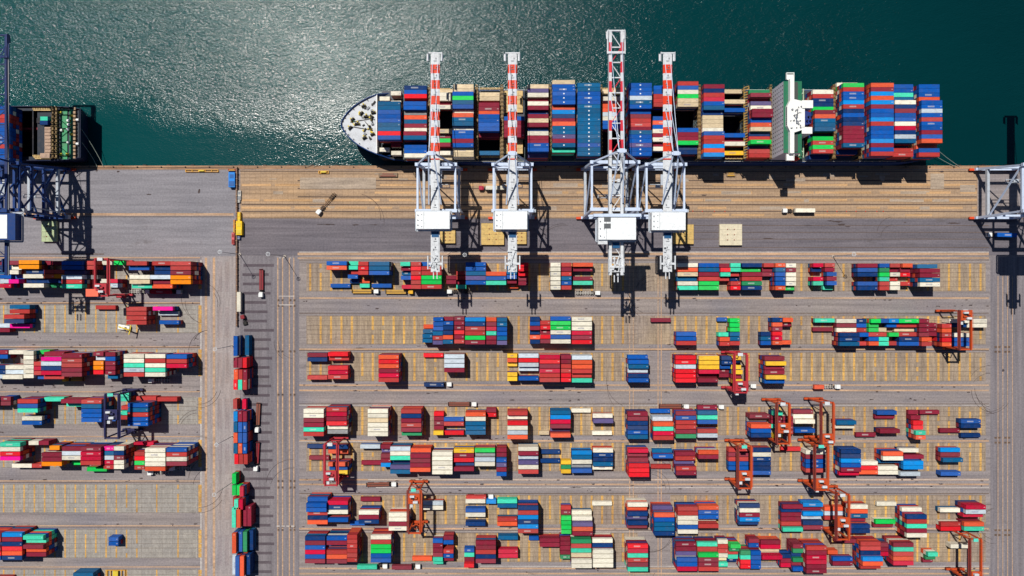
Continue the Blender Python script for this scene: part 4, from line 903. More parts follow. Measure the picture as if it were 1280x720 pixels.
# ------------------------------------------------------------------ ship-to-shore cranes
m_cw = P('crane_white', (206, 210, 214), dirt=.35, rough=.5); m_cl = P('crane_pale_blue', (196, 210, 232), dirt=.2); m_cr = P('boom_red', (214, 56, 18), dirt=.1); m_cp = P('boom_pink_red', (204, 40, 58), dirt=.1)
m_cg = P('crane_gantry_grey', (176, 184, 194), dirt=.3); m_cb = P('crane_blue', (16, 56, 116), dirt=.25); m_cb2 = P('crane_deep_blue', (12, 40, 92), dirt=.25); m_roofw = P('house_roof', (232, 236, 238), dirt=.12, scale=.15)
m_steelb = P('girder_steel_blue', (24, 84, 130)); m_tyre = P('tyre_black', (28, 28, 30)); m_or = P('bogie_orange', (214, 74, 36))
RAILY = WY(272.8)
def sts(cx, hs, zb, tipY, tailY, house, twin, legc, boomc, stripec, label, gap=3.1, cabside=1, name='quay_crane', tpos=None):
    """cx centre line, hs half leg spacing, zb height of the boom; house = (x0,x1,y0,y1,h)"""
    t = thing(name, (cx, RAILY, 0), 0, label, 'crane', 'cranes along the quay')
    G = 30.0; yw = G; yh = G-4.0                      # legs lean landward as they rise
    zp, zu = 11.5, zb-6.5
    for y, nm in ((0, 'l'), (G, 'w')):
        mb = MB(); mb.bx(-hs-1.6, hs+1.6, y-.8, y+.8, 2.0, 3.8); mb.build('sill_beam', legc, t)
        for sx in (-1, 1):
            bg_ = MB(); bg_.bx(sx*hs-4.4, sx*hs+4.4, y-.7, y+.7, .9, 1.9, 0)
            for k in range(6): bg_.tube((sx*hs-3.9+k*1.56, y-.45, .5), (sx*hs-3.9+k*1.56, y+.45, .5), .48, 10, 1)
            bg_.build('bogie', [m_or, m_tyre], t)
    for sx in (-1, 1):
        m1 = MB(); m1.beam((sx*hs, G, 3.8), (sx*hs, yh, zu), 1.7, 1.5, w2=1.2); m1.build('leg', legc, t)
        m1 = MB(); m1.beam((sx*hs, 0, 3.8), (sx*hs, 0, zu), 1.7, 1.5, w2=1.2); m1.build('leg', legc, t)
        m1 = MB(); m1.bx(sx*hs-.75, sx*hs+.75, .8, G-1.6, zp-.9, zp+.9); m1.build('portal_beam', m_cg, t)
        m1 = MB(); m1.bx(sx*hs-.55, sx*hs+.55, .6, yh-.6, zu-.2, zu+1.0); m1.build('upper_side_beam', legc, t)
        m1 = MB(); m1.beam((sx*hs, yh-1.0, zu-1), (sx*hs, 1.0, zp+2), .75); m1.build('diagonal_brace', legc, t)
    for y, z in ((G-1.1, zp+3.5), (0, zp+3.5)):
        m1 = MB(); m1.bx(-hs+.8, hs-.8, y-.6, y+.6, z-.8, z+.8); m1.build('cross_beam', legc, t)
    for y in (0, yh):
        m1 = MB(); m1.bx(-hs-1.2, hs+1.2, y-.9, y+.9, zu+1.0, zu+2.8); m1.build('upper_cross_beam', legc, t)
    m1 = MB(); m1.beam((-hs, G-1, zp+4), (-2.5, yh+.4, zu), .6); m1.beam((hs, G-1, zp+4), (2.5, yh+.4, zu), .6); m1.build('front_brace', legc, t)
    # A-frame above the boom hinge
    za = zb+19; ya = yh+1.5
    m1 = MB()
    for sx in (-1, 1):
        m1.beam((sx*(hs-.6), yh, zu+2.8), (sx*1.4, ya, za), .95, w2=.7)
        m1.beam((sx*3.4, 3.0, zb+1), (sx*1.4, ya-.6, za-.6), .7)
    m1.bx(-2.4, 2.4, ya-.7, ya+.7, za-.5, za+.7); m1.bx(-1.5, 1.5, ya-1.1, ya+1.1, za+.7, za+1.3)
    m1.build('a_frame', legc, t)
    tip = tipY-RAILY; tail = tailY-RAILY; hinge = yh+2.0
    for k, (yy, xx) in enumerate(((tip-6, 1.5), (hinge+(tip-hinge)*.48, 1.5))):
        for sx in (-1, 1):
            m1 = MB(); m1.beam((sx*1.3, ya, za), (sx*(xx if not twin else gap), yy, zb+.6), .26); m1.build('forestay', legc, t)
    offs = (-gap, gap) if twin else (-1.25, 1.25)
    bw_ = 1.5 if twin else 1.55
    def girder(nm, y0, y1, striped, mats):
        mb = MB(); L = 4.35 if not twin else 5.3; y = y1; k = 0
        segs = []
        if striped:
            segs.append((y1-6.2, y1, 0)); y = y1-6.2; k = 1
            while y > y0+.2: e = max(y0, y-L*(1.12 if k % 2 else .88)); segs.append((e, y, k % 2)); y = e; k += 1
        else: segs.append((y0, y1, 0))
        for a_, b2, mi in segs:
            for o_ in offs: mb.bx(o_-bw_/2, o_+bw_/2, a_, b2, zb-1.9, zb, mi)
            if not twin:
                mb.bx(-.46, .46, a_, b2, zb-.9, zb-.12, mi)                   # grating between the two box girders
                for o_ in (-1, 1): mb.bx(o_*2.05, o_*2.5, a_, b2, zb-.5, zb-.42, mi)
        if twin:                                                               # lattice between the rails
            y = y0+2; s_ = 1
            while y < y1-4:
                mb.bx(-gap+.6, gap-.6, y-.3, y+.3, zb-1.2, zb-.6, 0)
                mb.beam((-s_*(gap-.5), y, zb-.9), (s_*(gap-.5), y+8.0, zb-.9), .42, .3, mi=1 if (s_ > 0 and striped) else 0); s_ = -s_; y += 8.3
            for o_ in (-1, 1): mb.bx(o_*gap+o_*.62, o_*gap+o_*1.3, y0, y1, zb-.5, zb-.42, 2)
        else:
            y = y0+3
            while y < y1-3: mb.bx(-1.0, 1.0, y-.1, y+.1, zb+.01, zb+.25, 2); mb.box((rg_.uniform(-1, 1), y+1.4, zb+.25), (.5, .7, .5), 2); y += 4.7
        return mb.build(nm, mats, t)
    girder('boom', hinge, tip, stripec is not None, [boomc, stripec or boomc, m_grey])
    girder('rear_girder', tail, hinge-.3, False, [boomc, boomc, m_grey])
    tp = MB(); w3 = 3.9 if not twin else gap+1.4
    tp.bx(-w3, w3, tip-.2, tip+.5, zb-1.2, zb+.1)
    for sx in (-1, 1): tp.bx(sx*w3-.9, sx*w3+.5, tip-4.2, tip-.3, zb-.9, zb-.3); tp.bx(sx*w3-.1, sx*w3+.1, tip-4.5, tip+.5, zb+.1, zb+1.1)
    if twin: tp.bx(-w3, w3, tip-12.6, tip-11.4, zb+.02, zb+.8); tp.bx(-w3-.5, -w3+.1, tip-12.6, tip+.2, zb+.03, zb+.2); tp.bx(w3-.1, w3+.5, tip-12.6, tip+.2, zb+.03, zb+.2)
    tp.build('boom_tip_platform', boomc, t)
    x0, x1, y0, y1, hh = house; x0 -= cx; x1 -= cx; y0 -= RAILY; y1 -= RAILY
    zf = zb+1.0
    hb_ = MB(); hb_.bx(x0, x1, y0, y1, zf, zf+hh); mh = hb_.build('machinery_house', m_roofw if legc is not m_cb else m_cb, t)
    rv = MB()
    for i in range(3):
        rv.box((x0+1.0, y0+2+i*(y1-y0-4)/2, zf+hh+.3), (.5, .5, .6), 0); rv.box((x0+3.1, y0+1.4+i*(y1-y0-3)/2, zf+hh+.2), (.35, .35, .4), 0)
    rv.bx(x0+4.2, x0+4.35, y0+.2, y1-.2, zf+hh, zf+hh+.12)
    rv.build('roof_vent', m_grey, mh)
    rl = MB()
    for (a1, b1, a2, b2) in ((x0-.6, y0-.6, x1+.6, y0-.6), (x0-.6, y1+.6, x1+.6, y1+.6), (x0-.6, y0-.6, x0-.6, y1+.6), (x1+.6, y0-.6, x1+.6, y1+.6)):
        rl.beam((a1, b1, zf+1.1), (a2, b2, zf+1.1), .1); rl.beam((a1, b1, zf-.1), (a2, b2, zf-.1), .9, .12)
    rl.build('house_walkway', m_cg, t)
    if twin:
        sk = MB()
        for j in (0, 1): sk.bx(x0+3, x0+6.6, y0+6.0+j*3.6, y0+8.6+j*3.6, zf+hh+.02, zf+hh+.2)
        sk.build('roof_hatch', P('dark_hatch', (92, 96, 100)), mh)
        ex = MB(); ex.bx(x0, x0+5, y0-2.4, y0-.05, zf, zf+hh-1.2); ex.build('switch_room', m_cw, t)
        cbm = MB(); cbm.bx(-hs-.3, hs+.3, y1+.7, y1+2.3, zb+2, zb+4.2); cbm.build('rear_top_beam', legc, t)
    if stripec is not None: MB().bx(-1.95, 1.95, y0-4.2, y0-.7, zb-2.0, zb+.12).build('rear_girder_plate', m_steelb, t)
    # tail with counterweight frame and rope sheaves
    tl = MB(); tl.bx(-4.0, 4.0, tail+4.0, tail+5.2, zb-1, zb+.5)
    for sx in (-1, 1): tl.bx(sx*4.0-.3, sx*4.0+.3, tail+1.5, tail+9, zb-.8, zb+.9); tl.bx(sx*1.0-.25, sx*1.0+.25, tail-3.8, tail, zb-1.2, zb-.2)
    for i in range(5): tl.tube((rg_.uniform(-3, 2), tail+rg_.uniform(1, 12), zb+.6), (rg_.uniform(-2, 3), tail+rg_.uniform(1, 12), zb+.6), .35, 8)
    for i in range(7): tl.box((rg_.uniform(-2.2, 2.2), tail+rg_.uniform(0, 14), zb+.5), (rg_.uniform(.4, 1.4), rg_.uniform(.4, 1.2), .8))
    tl.build('tail_frame', boomc, t)
    # trolley, cab and spreader over the ship or the quay
    ty = tpos or (rg_.choice((14.0, 17.0, 20.0)) if not twin else 11.0)
    tr = MB(); tr.bx(-3.4, 3.4, ty-3, ty+3, zb-3.0, zb-2.0); trl = tr.build('trolley', m_cg, t)
    cb_ = MB(); cb_.bx(cabside*2.2-1.1, cabside*2.2+1.1, ty+3.1, ty+5.6, zb-5.6, zb-3.1); cab_ = cb_.build('operator_cab', m_cw, t)
    MB().bx(cabside*2.2-1.0, cabside*2.2+1.0, ty+5.62, ty+5.66, zb-5.3, zb-3.6).build('window', m_glass, cab_)
    spd = MB(); spd.bx(-6, 6, ty-1.1, ty-.8, 20.0, 20.5); spd.bx(-6, 6, ty+.8, ty+1.1, 20.0, 20.5); spd.bx(-1.5, 1.5, ty-.8, ty+.8, 20.1, 20.9)
    for sx in (-5.8, 5.8): spd.bx(sx-.2, sx+.2, ty-.8, ty+.8, 20.0, 20.4)
    for sx in (-1, 1):
        for sy in (-1, 1): spd.tube((sx*1.3, ty+sy*.9, 20.6), (sx*2.0, ty+sy*1.6, zb-3.0), .05, 5)
    spd.build('spreader', m_cg, t)
    el = MB(); el.bx(hs+.9, hs+2.9, -1.0, 1.4, 3.9, 6.5); el.bx(hs+1.0, hs+2.6, -.7, .9, zu-2, zu+.6)
    for i in range(10): el.beam((hs+1.2+(i % 2)*1.2, 2.4+(i % 2)*.01, 6.5+i*3.0), (hs+1.2+((i+1) % 2)*1.2, 2.4, 9.4+i*3.0), .6, .12)
    el.build('lift_and_stairs', m_cg, t)
    return t
Z1 = 46.0
def hs_box(x0, x1, y0, y1, z, hh): return (WX(x0, z+hh+1), WX(x1, z+hh+1), WY(y1, z+hh+1), WY(y0, z+hh+1), hh)
sts(WX(544, 46), 10.6, Z1, WY(66.5, Z1), WY(340, Z1), hs_box(520, 562, 264.3, 286, 46, 4.6), False, m_cl, m_cw, m_cr, 'leftmost of the white cranes with an orange and white striped boom')
sts(WX(640.6, 46), 10.6, Z1, WY(66.5, Z1), WY(340, Z1), hs_box(618.6, 659, 264.3, 286.5, 46, 4.6), False, m_cl, m_cw, m_cr, 'white crane with striped boom, second from the bow of the big ship')
sts(WX(770.3, 53), 12.6, 53.0, WY(38.5, 53), WY(344, 53), hs_box(748, 795, 272, 299.5, 53, 5.0), True, m_cl, m_cw, m_cp, 'largest white crane with an open twin boom in pink and white', gap=3.15)
sts(WX(834.6, 46), 10.6, Z1, WY(66.5, Z1), WY(340, Z1), hs_box(815, 857, 265.5, 287.5, 46, 4.6), False, m_cl, m_cw, m_cr, 'rightmost crane with an orange and white boom, beside the open twin boom crane')
sts(298.5, 10.6, Z1, WY(66.5, Z1), WY(340, Z1), (288.5, 307, WY(286.5, 52), WY(264.3, 52), 4.6), False, m_cl, m_cw, m_cr, 'white crane at the right edge showing only its left legs and brace')
bl = sts(-283.5, 8.6, 50.0, WY(44, 50), WY(344, 50), (-293, WX(19.0, 56), WY(300, 56), WY(266.5, 56), 5.0), True, m_cb, m_cb2, None, 'dark blue crane at the left edge over the western ship', gap=5.4)
MB().bx(0.4, 10.6, WY(299.5, 56)+.6-RAILY, WY(267, 56)-.6-RAILY, 56.02, 56.2).build('roof_panel', m_roofw, bl)
# extra lattice that throws the crossed shadows of the old crane
for ch in list(bl.children): pass
for sx in (-1, 1):
    xb_ = MB(); xb_.beam((sx*8.6, 29, 13), (sx*8.6, 1, 42), .8); xb_.beam((sx*8.6, 29, 4), (sx*8.6, 15, 12), .8); xb_.beam((sx*8.6, 1, 4), (sx*8.6, 15, 12), .8); xb_.beam((sx*8.6, 1, 13), (sx*8.6, 25, 42), .8)
    xb_.beam((sx*8.6, 26, 24), (sx*8.6, 0, 24), 1.4); xb_.beam((sx*8.6, 27, 34), (sx*8.6, 0, 34), 1.2); xb_.beam((sx*8.6, 29, 13), (sx*8.6, 14, 24), .9); xb_.beam((sx*8.6, 1, 13), (sx*8.6, 14, 24), .9)
    xb_.build('cross_bracing', m_cb, bl)
MB().beam((-8.6, 1, 13), (8.6, 1, 40), 1.0).build('rear_brace', m_cb, bl); MB().beam((8.6, 27, 14), (-8.6, 26, 42), 1.0).build('front_brace', m_cb, bl)

# ------------------------------------------------------------------ yard gantry cranes
m_ro = P('gantry_orange', (190, 74, 32), dirt=.4); m_ro2 = P('gantry_brown_red', (128, 52, 46), dirt=.3); m_rr = P('gantry_red', (176, 46, 58), dirt=.3); m_rn = P('gantry_navy', (40, 42, 84), dirt=.3)
m_rs = P('gantry_salmon', (238, 110, 84), dirt=.2)
def rtg(xl, xr, y0, y1, zt, tr, cols, label, box=None, panel=True):
    """xl,xr pixel columns of the two girders, y0,y1 pixel rows of their ends at height zt; tr = trolley position 0 north..1 south"""
    XL, XR, Y1, Y0 = WX(xl, zt), WX(xr, zt), WY(y0, zt), WY(y1, zt)
    cx, cy = (XL+XR)/2, (Y0+Y1)/2; hx_ = (XR-XL)/2; hy = (Y1-Y0)/2; main, gird = cols
    t = thing('yard_gantry_crane', (cx, cy, 0), 0, label, 'gantry crane', 'gantry cranes in the yard')
    for sx in (-1, 1):
        g_ = MB(); g_.bx(sx*hx_-.38, sx*hx_+.38, -hy, hy, zt-1.5, zt); g_.bx(sx*hx_-.12, sx*hx_+.12, -hy+1, hy-1, zt, zt+.2)
        g_.bx(sx*(hx_+.55), sx*(hx_+1.15), -hy+1, hy-1, zt-.9, zt-.84); g_.beam((sx*(hx_+1.1), -hy+1, zt+.1), (sx*(hx_+1.1), hy-1, zt+.1), .08)
        g_.build('girder', gird if sx < 0 else main, t)
    for sy in (-1, 1):
        s_ = MB(); s_.bx(-hx_-2.4, hx_+2.4, sy*(hy-1)-.6, sy*(hy-1)+.6, 1.5, 2.7); s_.build('sill_beam', main, t)
        tb = MB(); tb.bx(-hx_+.5, hx_-.5, sy*(hy-.5)-.4, sy*(hy-.5)+.4, zt-1.4, zt-.5); tb.build('end_beam', main, t)
        for sx in (-1, 1):
            l = MB(); l.beam((sx*(hx_), sy*(hy-1), 2.7), (sx*hx_, sy*(hy-.6), zt-1.5), .75, .7); l.build('leg', main, t)
            w_ = MB()
            for dx_ in (-1.5, .2):
                for dy in (-.55, .2): w_.tube((sx*(hx_+1)+dx_*sx+.0, sy*(hy-1)+dy, .8), (sx*(hx_+1)+dx_*sx, sy*(hy-1)+dy+.4, .8), .8, 12, 1)
            w_.bx(sx*(hx_+.4)-1.4, sx*(hx_+.4)+1.4, sy*(hy-1)-.25, sy*(hy-1)+.25, .9, 1.45, 0)
            w_.build('wheel_bogie', [main, m_tyre], t)
        d = MB(); d.beam((-hx_, sy*(hy-1), 9.5), (hx_, sy*(hy-1), 9.5), .5); d.beam((-hx_+.3, sy*(hy-1), 9.6), (0, sy*(hy-1), 16), .35); d.beam((hx_-.3, sy*(hy-1), 9.6), (0, sy*(hy-1), 16), .35); d.build('portal_brace', main, t)
    ty = hy*(1-2*tr)*.82
    tt = MB(); tt.bx(-hx_+.55, hx_-.55, ty-3, ty+3, zt+.05, zt+.7); tt.bx(-hx_, -hx_+.6, ty-3, ty+3, zt+.25, zt+.8); tt.bx(hx_-.6, hx_, ty-3, ty+3, zt+.25, zt+.8); trl = tt.build('trolley', main, t)
    for (dx_, dy, sx_, sy_, hz, m_) in ((-1, 1.6, 2.6, 1.1, 1.5, m_cw), (.9, -1.7, 2.8, 1.3, 1.4, m_cw), (1.2, .6, 1.6, 1.0, 1.2, main), (-1.3, -.6, 1.8, 1.2, 1.0, main)):
        MB().box((dx_, ty+dy, zt+.72+hz/2), (sx_, sy_, hz)).build('winch_box', m_, trl)
    dr = MB(); dr.tube((-1.6, ty+.1, zt+1.3), (1.6, ty+.1, zt+1.3), .5, 10); dr.build('rope_drum', m_blk, trl)
    c_ = MB(); c_.bx(-hx_+.6, -hx_+2.4, ty-5.6, ty-3.3, zt-3.4, zt-1.1); cab_ = c_.build('operator_cab', m_cw, t); MB().bx(-hx_+.8, -hx_+2.2, ty-5.66, ty-5.62, zt-3.2, zt-1.8).build('window', m_glass, cab_)
    sp_ = MB(); sp_.bx(-3, 3, ty-1.1, ty-.85, zt-6, zt-5.6); sp_.bx(-3, 3, ty+.85, ty+1.1, zt-6, zt-5.6); sp_.bx(-1.2, 1.2, ty-.8, ty+.8, zt-5.9, zt-5.2)
    for sx in (-1, 1):
        for sy in (-1, 1): sp_.tube((sx*1.1, ty+sy*.8, zt-5.3), (sx*1.4, ty+sy*1.4, zt), .05, 5)
    sp_.build('spreader', m_yell, t)
    e = MB(); e.bx(-hx_+1.2, hx_-1.2, -hy-1.0, -hy+.3, 2.75, 5.2); e.build('generator_house', cols[0], t)
    if panel: 
        p_ = MB(); p_.bx(-hx_*.55, hx_*.3, hy-1.6, hy+.2, zt+.02, zt+.5); p_.build('electric_cabinet', m_cw if box is None else box, t)
    return t
O_ = (m_ro, m_ro2)
m_tq = P('cabinet_turquoise', (90, 210, 190))
rtg(919, 933.5, 441.5, 492, 21.5, .88, (m_rr, m_rr), 'red gantry crane over the yellow containers of the third eastern row')
rtg(1200.3, 1214.5, 387.5, 438, 21.5, .05, O_, 'orange gantry crane at the right end of the second eastern row')
rtg(972, 986.8, 503.5, 556, 21.5, .62, O_, 'orange gantry crane over maroon stacks, left of the pair in the fourth row')
rtg(1027.5, 1042, 502.5, 556.5, 21.5, .92, O_, 'orange gantry crane over empty slots in the fourth eastern row')
rtg(923.5, 939, 557, 612, 21.5, .72, (m_ro, m_ro2), 'orange gantry crane beside navy containers in the fifth eastern row', box=m_tq)
rtg(1019.5, 1035, 556.5, 614, 21.5, .9, (m_ro, m_ro2), 'orange gantry crane over the blue stack in the fifth eastern row', box=m_tq)
rtg(406, 420.8, 554, 608, 21.5, .8, (m_rr, m_rr), 'red gantry crane at the left end of the fifth eastern row')
rtg(510.5, 525, 611, 668, 21.5, .15, (m_ro, m_ro2), 'orange gantry crane in the sixth eastern row beside cream containers', box=m_tq)
rtg(1046.5, 1061.5, 617.5, 676, 21.5, .62, O_, 'orange gantry crane in the sixth eastern row over red and grey containers')
rtg(1213.5, 1227, 673.5, 730, 21.5, .9, O_, 'orange gantry crane at the bottom right corner of the yard', box=m_tq)
t11 = rtg(118.5, 134, 322.5, 371, 25.0, .85, (m_rr, m_rr), 'tall red gantry crane in the first western row with a salmon cabin')
MB().box((-4.6, -9.0, 25.6), (7.2, 4.4, 1.2)).build('salmon_cabin', m_rs, t11)
rtg(131, 147.5, 492, 549, 25.0, .45, (m_rn, m_rn), 'dark navy gantry crane in the fourth western row', box=m_tq)
# ------------------------------------------------------------------ trucks
m_cabw = P('cab_white', (232, 234, 232), dirt=.1, rough=.35); m_chas = P('chassis_dark', (52, 46, 46), dirt=.4); m_flat = P('flatbed_brown', (128, 72, 58), dirt=.5); m_och = P('flatbed_ochre', (190, 146, 60), dirt=.4)
m_wchas = P('chassis_pale', (190, 186, 178), dirt=.4); m_cabr = P('cab_crimson', (170, 30, 60)); m_caby = P('cab_yellow', (226, 170, 40)); m_redflat = P('flatbed_red', (130, 34, 44), dirt=.3)
def truck(x0, x1, y0, y1, label, cab=m_cabw, bed=m_chas, load=None, z=0.12, ribs=True, load2=False):
    """from the tail pixel (x0,y0) to the nose pixel (x1,y1)"""
    A = Vector((WX(x0, 1), WY(y0, 1), 0)); B = Vector((WX(x1, 1), WY(y1, 1), 0)); d = B-A; L = d.length; ang = math.atan2(d.y, d.x); mid_ = (A+B)/2
    t = thing('truck', (mid_.x, mid_.y, z), ang, label, 'truck', 'trucks serving the yard'); h = L/2
    c_ = MB(); c_.bx(h-2.5, h-.1, -1.25, 1.25, .75, 3.0); c_.bx(h-3.1, h-2.55, -1.15, 1.15, .75, 2.5); co = c_.build('cab', cab, t, bevel=.15)
    MB().bx(h-.12, h-.06, -1.05, 1.05, 1.8, 2.7).build('windscreen', m_glass, co)
    tr_ = MB(); tr_.bx(h-6.5, h-2.2, -.5, .5, .8, 1.1); tr_.build('tractor_frame', m_chas, t)
    b = MB(); e = h-4.2 if L > 9 else h-3.3
    b.bx(-h, e, -.55, -.3, 1.12, 1.42); b.bx(-h, e, .3, .55, 1.12, 1.42)
    n = max(3, int((e+h)/1.5))
    for i in range(n+1): x = -h+(e+h)*i/n; b.bx(max(-h, x-.14), min(e, x+.14), -1.2, 1.2, 1.15, 1.40)
    if bed in (m_flat, m_och, m_redflat): b.bx(-h+.2, e-.2, -1.22, 1.22, 1.44, 1.58)
    b.build('trailer', bed, t)
    if bed in (m_flat, m_och, m_redflat):
        hd = MB()
        for x in (-h+.3, e-.3): hd.bx(x-.1, x+.1, -1.22, 1.22, 1.6, 2.5)
        hd.bx(-h+.42, e-.42, -.12, .12, 1.6, 1.75)
        hd.build('headboard', m_chas, t)
    for x in (h-1.2, h-4.3, h-5.5, -h+1.4, -h+2.7, -h+4.0):
        if x < -h+.5: continue
        w_ = MB(); w_.tube((x, -1.2, .5), (x, -.75, .5), .5, 10); w_.tube((x, .75, .5), (x, 1.2, .5), .5, 10); w_.tube((x, -.75, .5), (x, .75, .5), .09, 6); w_.build('wheel_axle', m_tyre, t)
    if load:
        col, ln, lab = load; LL = LEN[ln]; off = -h+LL/2+.1
        o = container_object(mid_.x+math.cos(ang)*off, mid_.y+math.sin(ang)*off, z+1.6 if bed in (m_flat, m_och, m_redflat) else z+1.44, 0, LL, col); o.rotation_euler = (0, 0, ang)
        tag(o, lab, 'container', 'containers carried on trucks')
    return t
truck(440, 474, 364.2, 364.2, 'flatbed truck with ochre bed and white cab below first eastern row', bed=m_och)
truck(482, 517, 364.8, 364.8, 'yellow truck with ochre flatbed, right of the white cabbed ochre one', cab=m_caby, bed=m_och)
truck(590, 559, 364.5, 364.5, 'white cabbed truck in the crane shadow facing left', bed=m_chas)
truck(719, 750, 366.2, 366.2, 'empty pale chassis truck with white cab below the cream containers', bed=m_wchas)
truck(530.5, 565, 480, 480, 'truck carrying a navy container along the third eastern row', load=('N', 4, 'navy container on the truck below the third eastern row'))
truck(1015, 1049, 483, 483, 'truck carrying one short orange container on a long pale chassis', bed=m_wchas, load=('O', 2, 'short orange red container on a truck with pale chassis'))
truck(912, 944, 482.2, 482.2, 'white cabbed truck standing under the red gantry crane of the third row', bed=m_chas)
truck(560, 596, 504.8, 504.8, 'brown flatbed truck with white cab, on the road above the fourth eastern row', bed=m_flat)
truck(823, 860.5, 507.6, 507.6, 'brown flatbed truck directly behind the truck with a maroon container', bed=m_flat)
truck(870, 904, 508.2, 508.2, 'truck with a maroon container on the road above the fourth eastern row', load=('M', 4, 'maroon container on the truck above the fourth eastern row'))
truck(458, 496, 605.5, 604.5, 'brown flatbed truck with white cab on the road above the sixth row', bed=m_flat)
truck(447.5, 485, 706.6, 706.6, 'truck carrying a turquoise container near the bottom edge', load=('T', 4, 'turquoise container on a truck near the bottom edge'))
truck(490.5, 526, 707, 707, 'truck carrying a maroon container near the bottom edge', load=('M', 4, 'maroon container on a truck near the bottom edge'))
truck(583, 617, 620, 620, 'truck with a brick red container at the top of the sixth row', load=('K', 4, 'brick red container on a truck above the sixth eastern row'))
truck(1016.5, 977, 263.6, 263.6, 'truck with a white container driving left on the tan crane apron', load=('W', 4, 'cream white container on the truck on the tan apron'), z=.08)
truck(419, 397, 241.5, 267.5, 'brown and black truck parked at a slant on the tan apron', bed=P('flatbed_dark', (104, 74, 46), dirt=.6), z=.08)
truck(327, 327, 336, 371.5, 'red flatbed truck with white cab on the north south road', bed=m_redflat, z=.08)
truck(323.5, 321.8, 503, 540, 'brown flatbed truck facing down beside the blue stacks of the wall', bed=m_flat, z=.08)
truck(322.5, 320.5, 552, 588, 'red flatbed truck facing down, close below the brown one', bed=m_redflat, z=.08)
truck(159, 189, 364.3, 364.3, 'empty pale chassis truck with white cab below the first western row', bed=m_wchas)
truck(191, 228, 364.8, 364.8, 'truck carrying a crimson container below the first western row', load=('C', 4, 'crimson container on the truck below the first western row'))
truck(106, 80, 473.8, 473.8, 'yellow cabbed truck with ochre chassis below the third western row', cab=m_caby, bed=m_och)
truck(213, 187, 475.3, 475.3, 'pale chassis truck with white cab below the third western row', bed=m_wchas)
truck(239, 213, 584.8, 584.8, 'upper of two pale chassis trucks at the right end of the fifth western row', bed=m_wchas)
truck(211, 186, 590.0, 590.6, 'lower of two pale chassis trucks at the right end of the fifth western row', bed=m_wchas)
truck(1267, 1232, 294.5, 293.5, 'truck with a blue container beside the crane at the right edge', load=('B', 4, 'blue container on the truck beside the crane at the right edge'), z=.08)
truck(632, 598.5, 235.4, 235.4, 'crimson cabbed truck with a white container beside the second crane', cab=m_cabr, load=('W', 4, 'cream white container on the crimson cabbed truck'), z=.08)
# container handler with its mast, in the second western row
t = thing('container_handler', (WX(158), WY(409.5), .1), R(-12), 'white and dark container handler beside four brick red containers', 'container handler')
MB().bx(-4, 3, -1.5, 1.5, .9, 2.2).build('body', m_cabw, t, bevel=.15); MB().bx(-1.2, 1.0, -.9, .9, 2.2, 3.8).build('cab', m_cabw, t, bevel=.1)
mb = MB(); mb.beam((-3.2, 0, 2.6), (5.5, 0, 6.0), .7); mb.build('boom', m_yell, t)
mb = MB(); mb.bx(5.2, 5.8, -3.0, 3.0, 5.3, 5.8); mb.build('spreader', m_yell, t)
for sx in (-2.8, 2.2):
    for sy in (-1.5, 1.1): MB().tube((sx, sy, .8), (sx, sy+.4, .8), .8, 12).build('wheel', m_tyre, t)
# ------------------------------------------------------------------ hatch covers lying on the quay road
m_hc = P('quay_hatch_tan', (204, 172, 104), dirt=.55, scale=.5); m_hcp = P('quay_hatch_pale', (214, 204, 178), dirt=.35, scale=.5); m_hcg = P('quay_hatch_green', (176, 190, 150), dirt=.5, scale=.5)
def hatch(x0, x1, y0, y1, m, label, hh=2.0, nx=2, ny=4):
    X0, X1, Y0, Y1 = WX(x0, hh), WX(x1, hh), WY(y1, hh), WY(y0, hh)
    t = thing('hatch_cover', ((X0+X1)/2, (Y0+Y1)/2, L0), 0, label, 'hatch cover', 'hatch covers lying on the quay road'); a, b = (X1-X0)/2, (Y1-Y0)/2
    mb = MB(); mb.bx(-a, a, -b, b, .3, hh); mb.build('plate', m, t)
    r_ = MB()
    for i in range(nx*2+1): x = -a+2*a*i/(nx*2); r_.bx(max(-a, x-.1), min(a, x+.1), -b+.05, b-.05, hh+.002, hh+.1)
    for j in range(ny+1): y = -b+2*b*j/ny; r_.bx(-a+.05, a-.05, max(-b, y-.13), min(b, y+.13), hh+.01, hh+.16)
    r_.build('rib', m, t)
    f = MB()
    for sx in (-1, 1):
        for j in range(ny): f.bx(sx*a-.35*(sx > 0), sx*a+.35*(sx < 0), -b+2*b*(j+.5)/ny-.4, -b+2*b*(j+.5)/ny+.4, 0, .3)
    for sx in (-1, 1):
        for j in range(1, ny): f.box((sx*a*.3, -b+2*b*j/ny, hh+.3), (.5, .5, .3))
    f.build('foot', m_red2, t)
hatch(899.5, 927.5, 280, 306.5, m_hcp, 'pale square hatch cover alone on the quay road right of the cranes')
hatch(601.5, 630, 279, 306, m_hc, 'tan hatch cover left of the second crane', ny=4)
hatch(550, 569, 288, 304, m_hc, 'tan hatch cover under the leftmost striped crane')
hatch(641, 658, 287, 305, m_hc, 'tan hatch cover partly hidden by the second crane')
hatch(842, 867, 280.5, 305, m_hc, 'tan hatch cover under the rightmost striped crane')
hatch(52, 70.5, 276.5, 302, m_hcg, 'greenish hatch cover in the shadow of the blue crane')
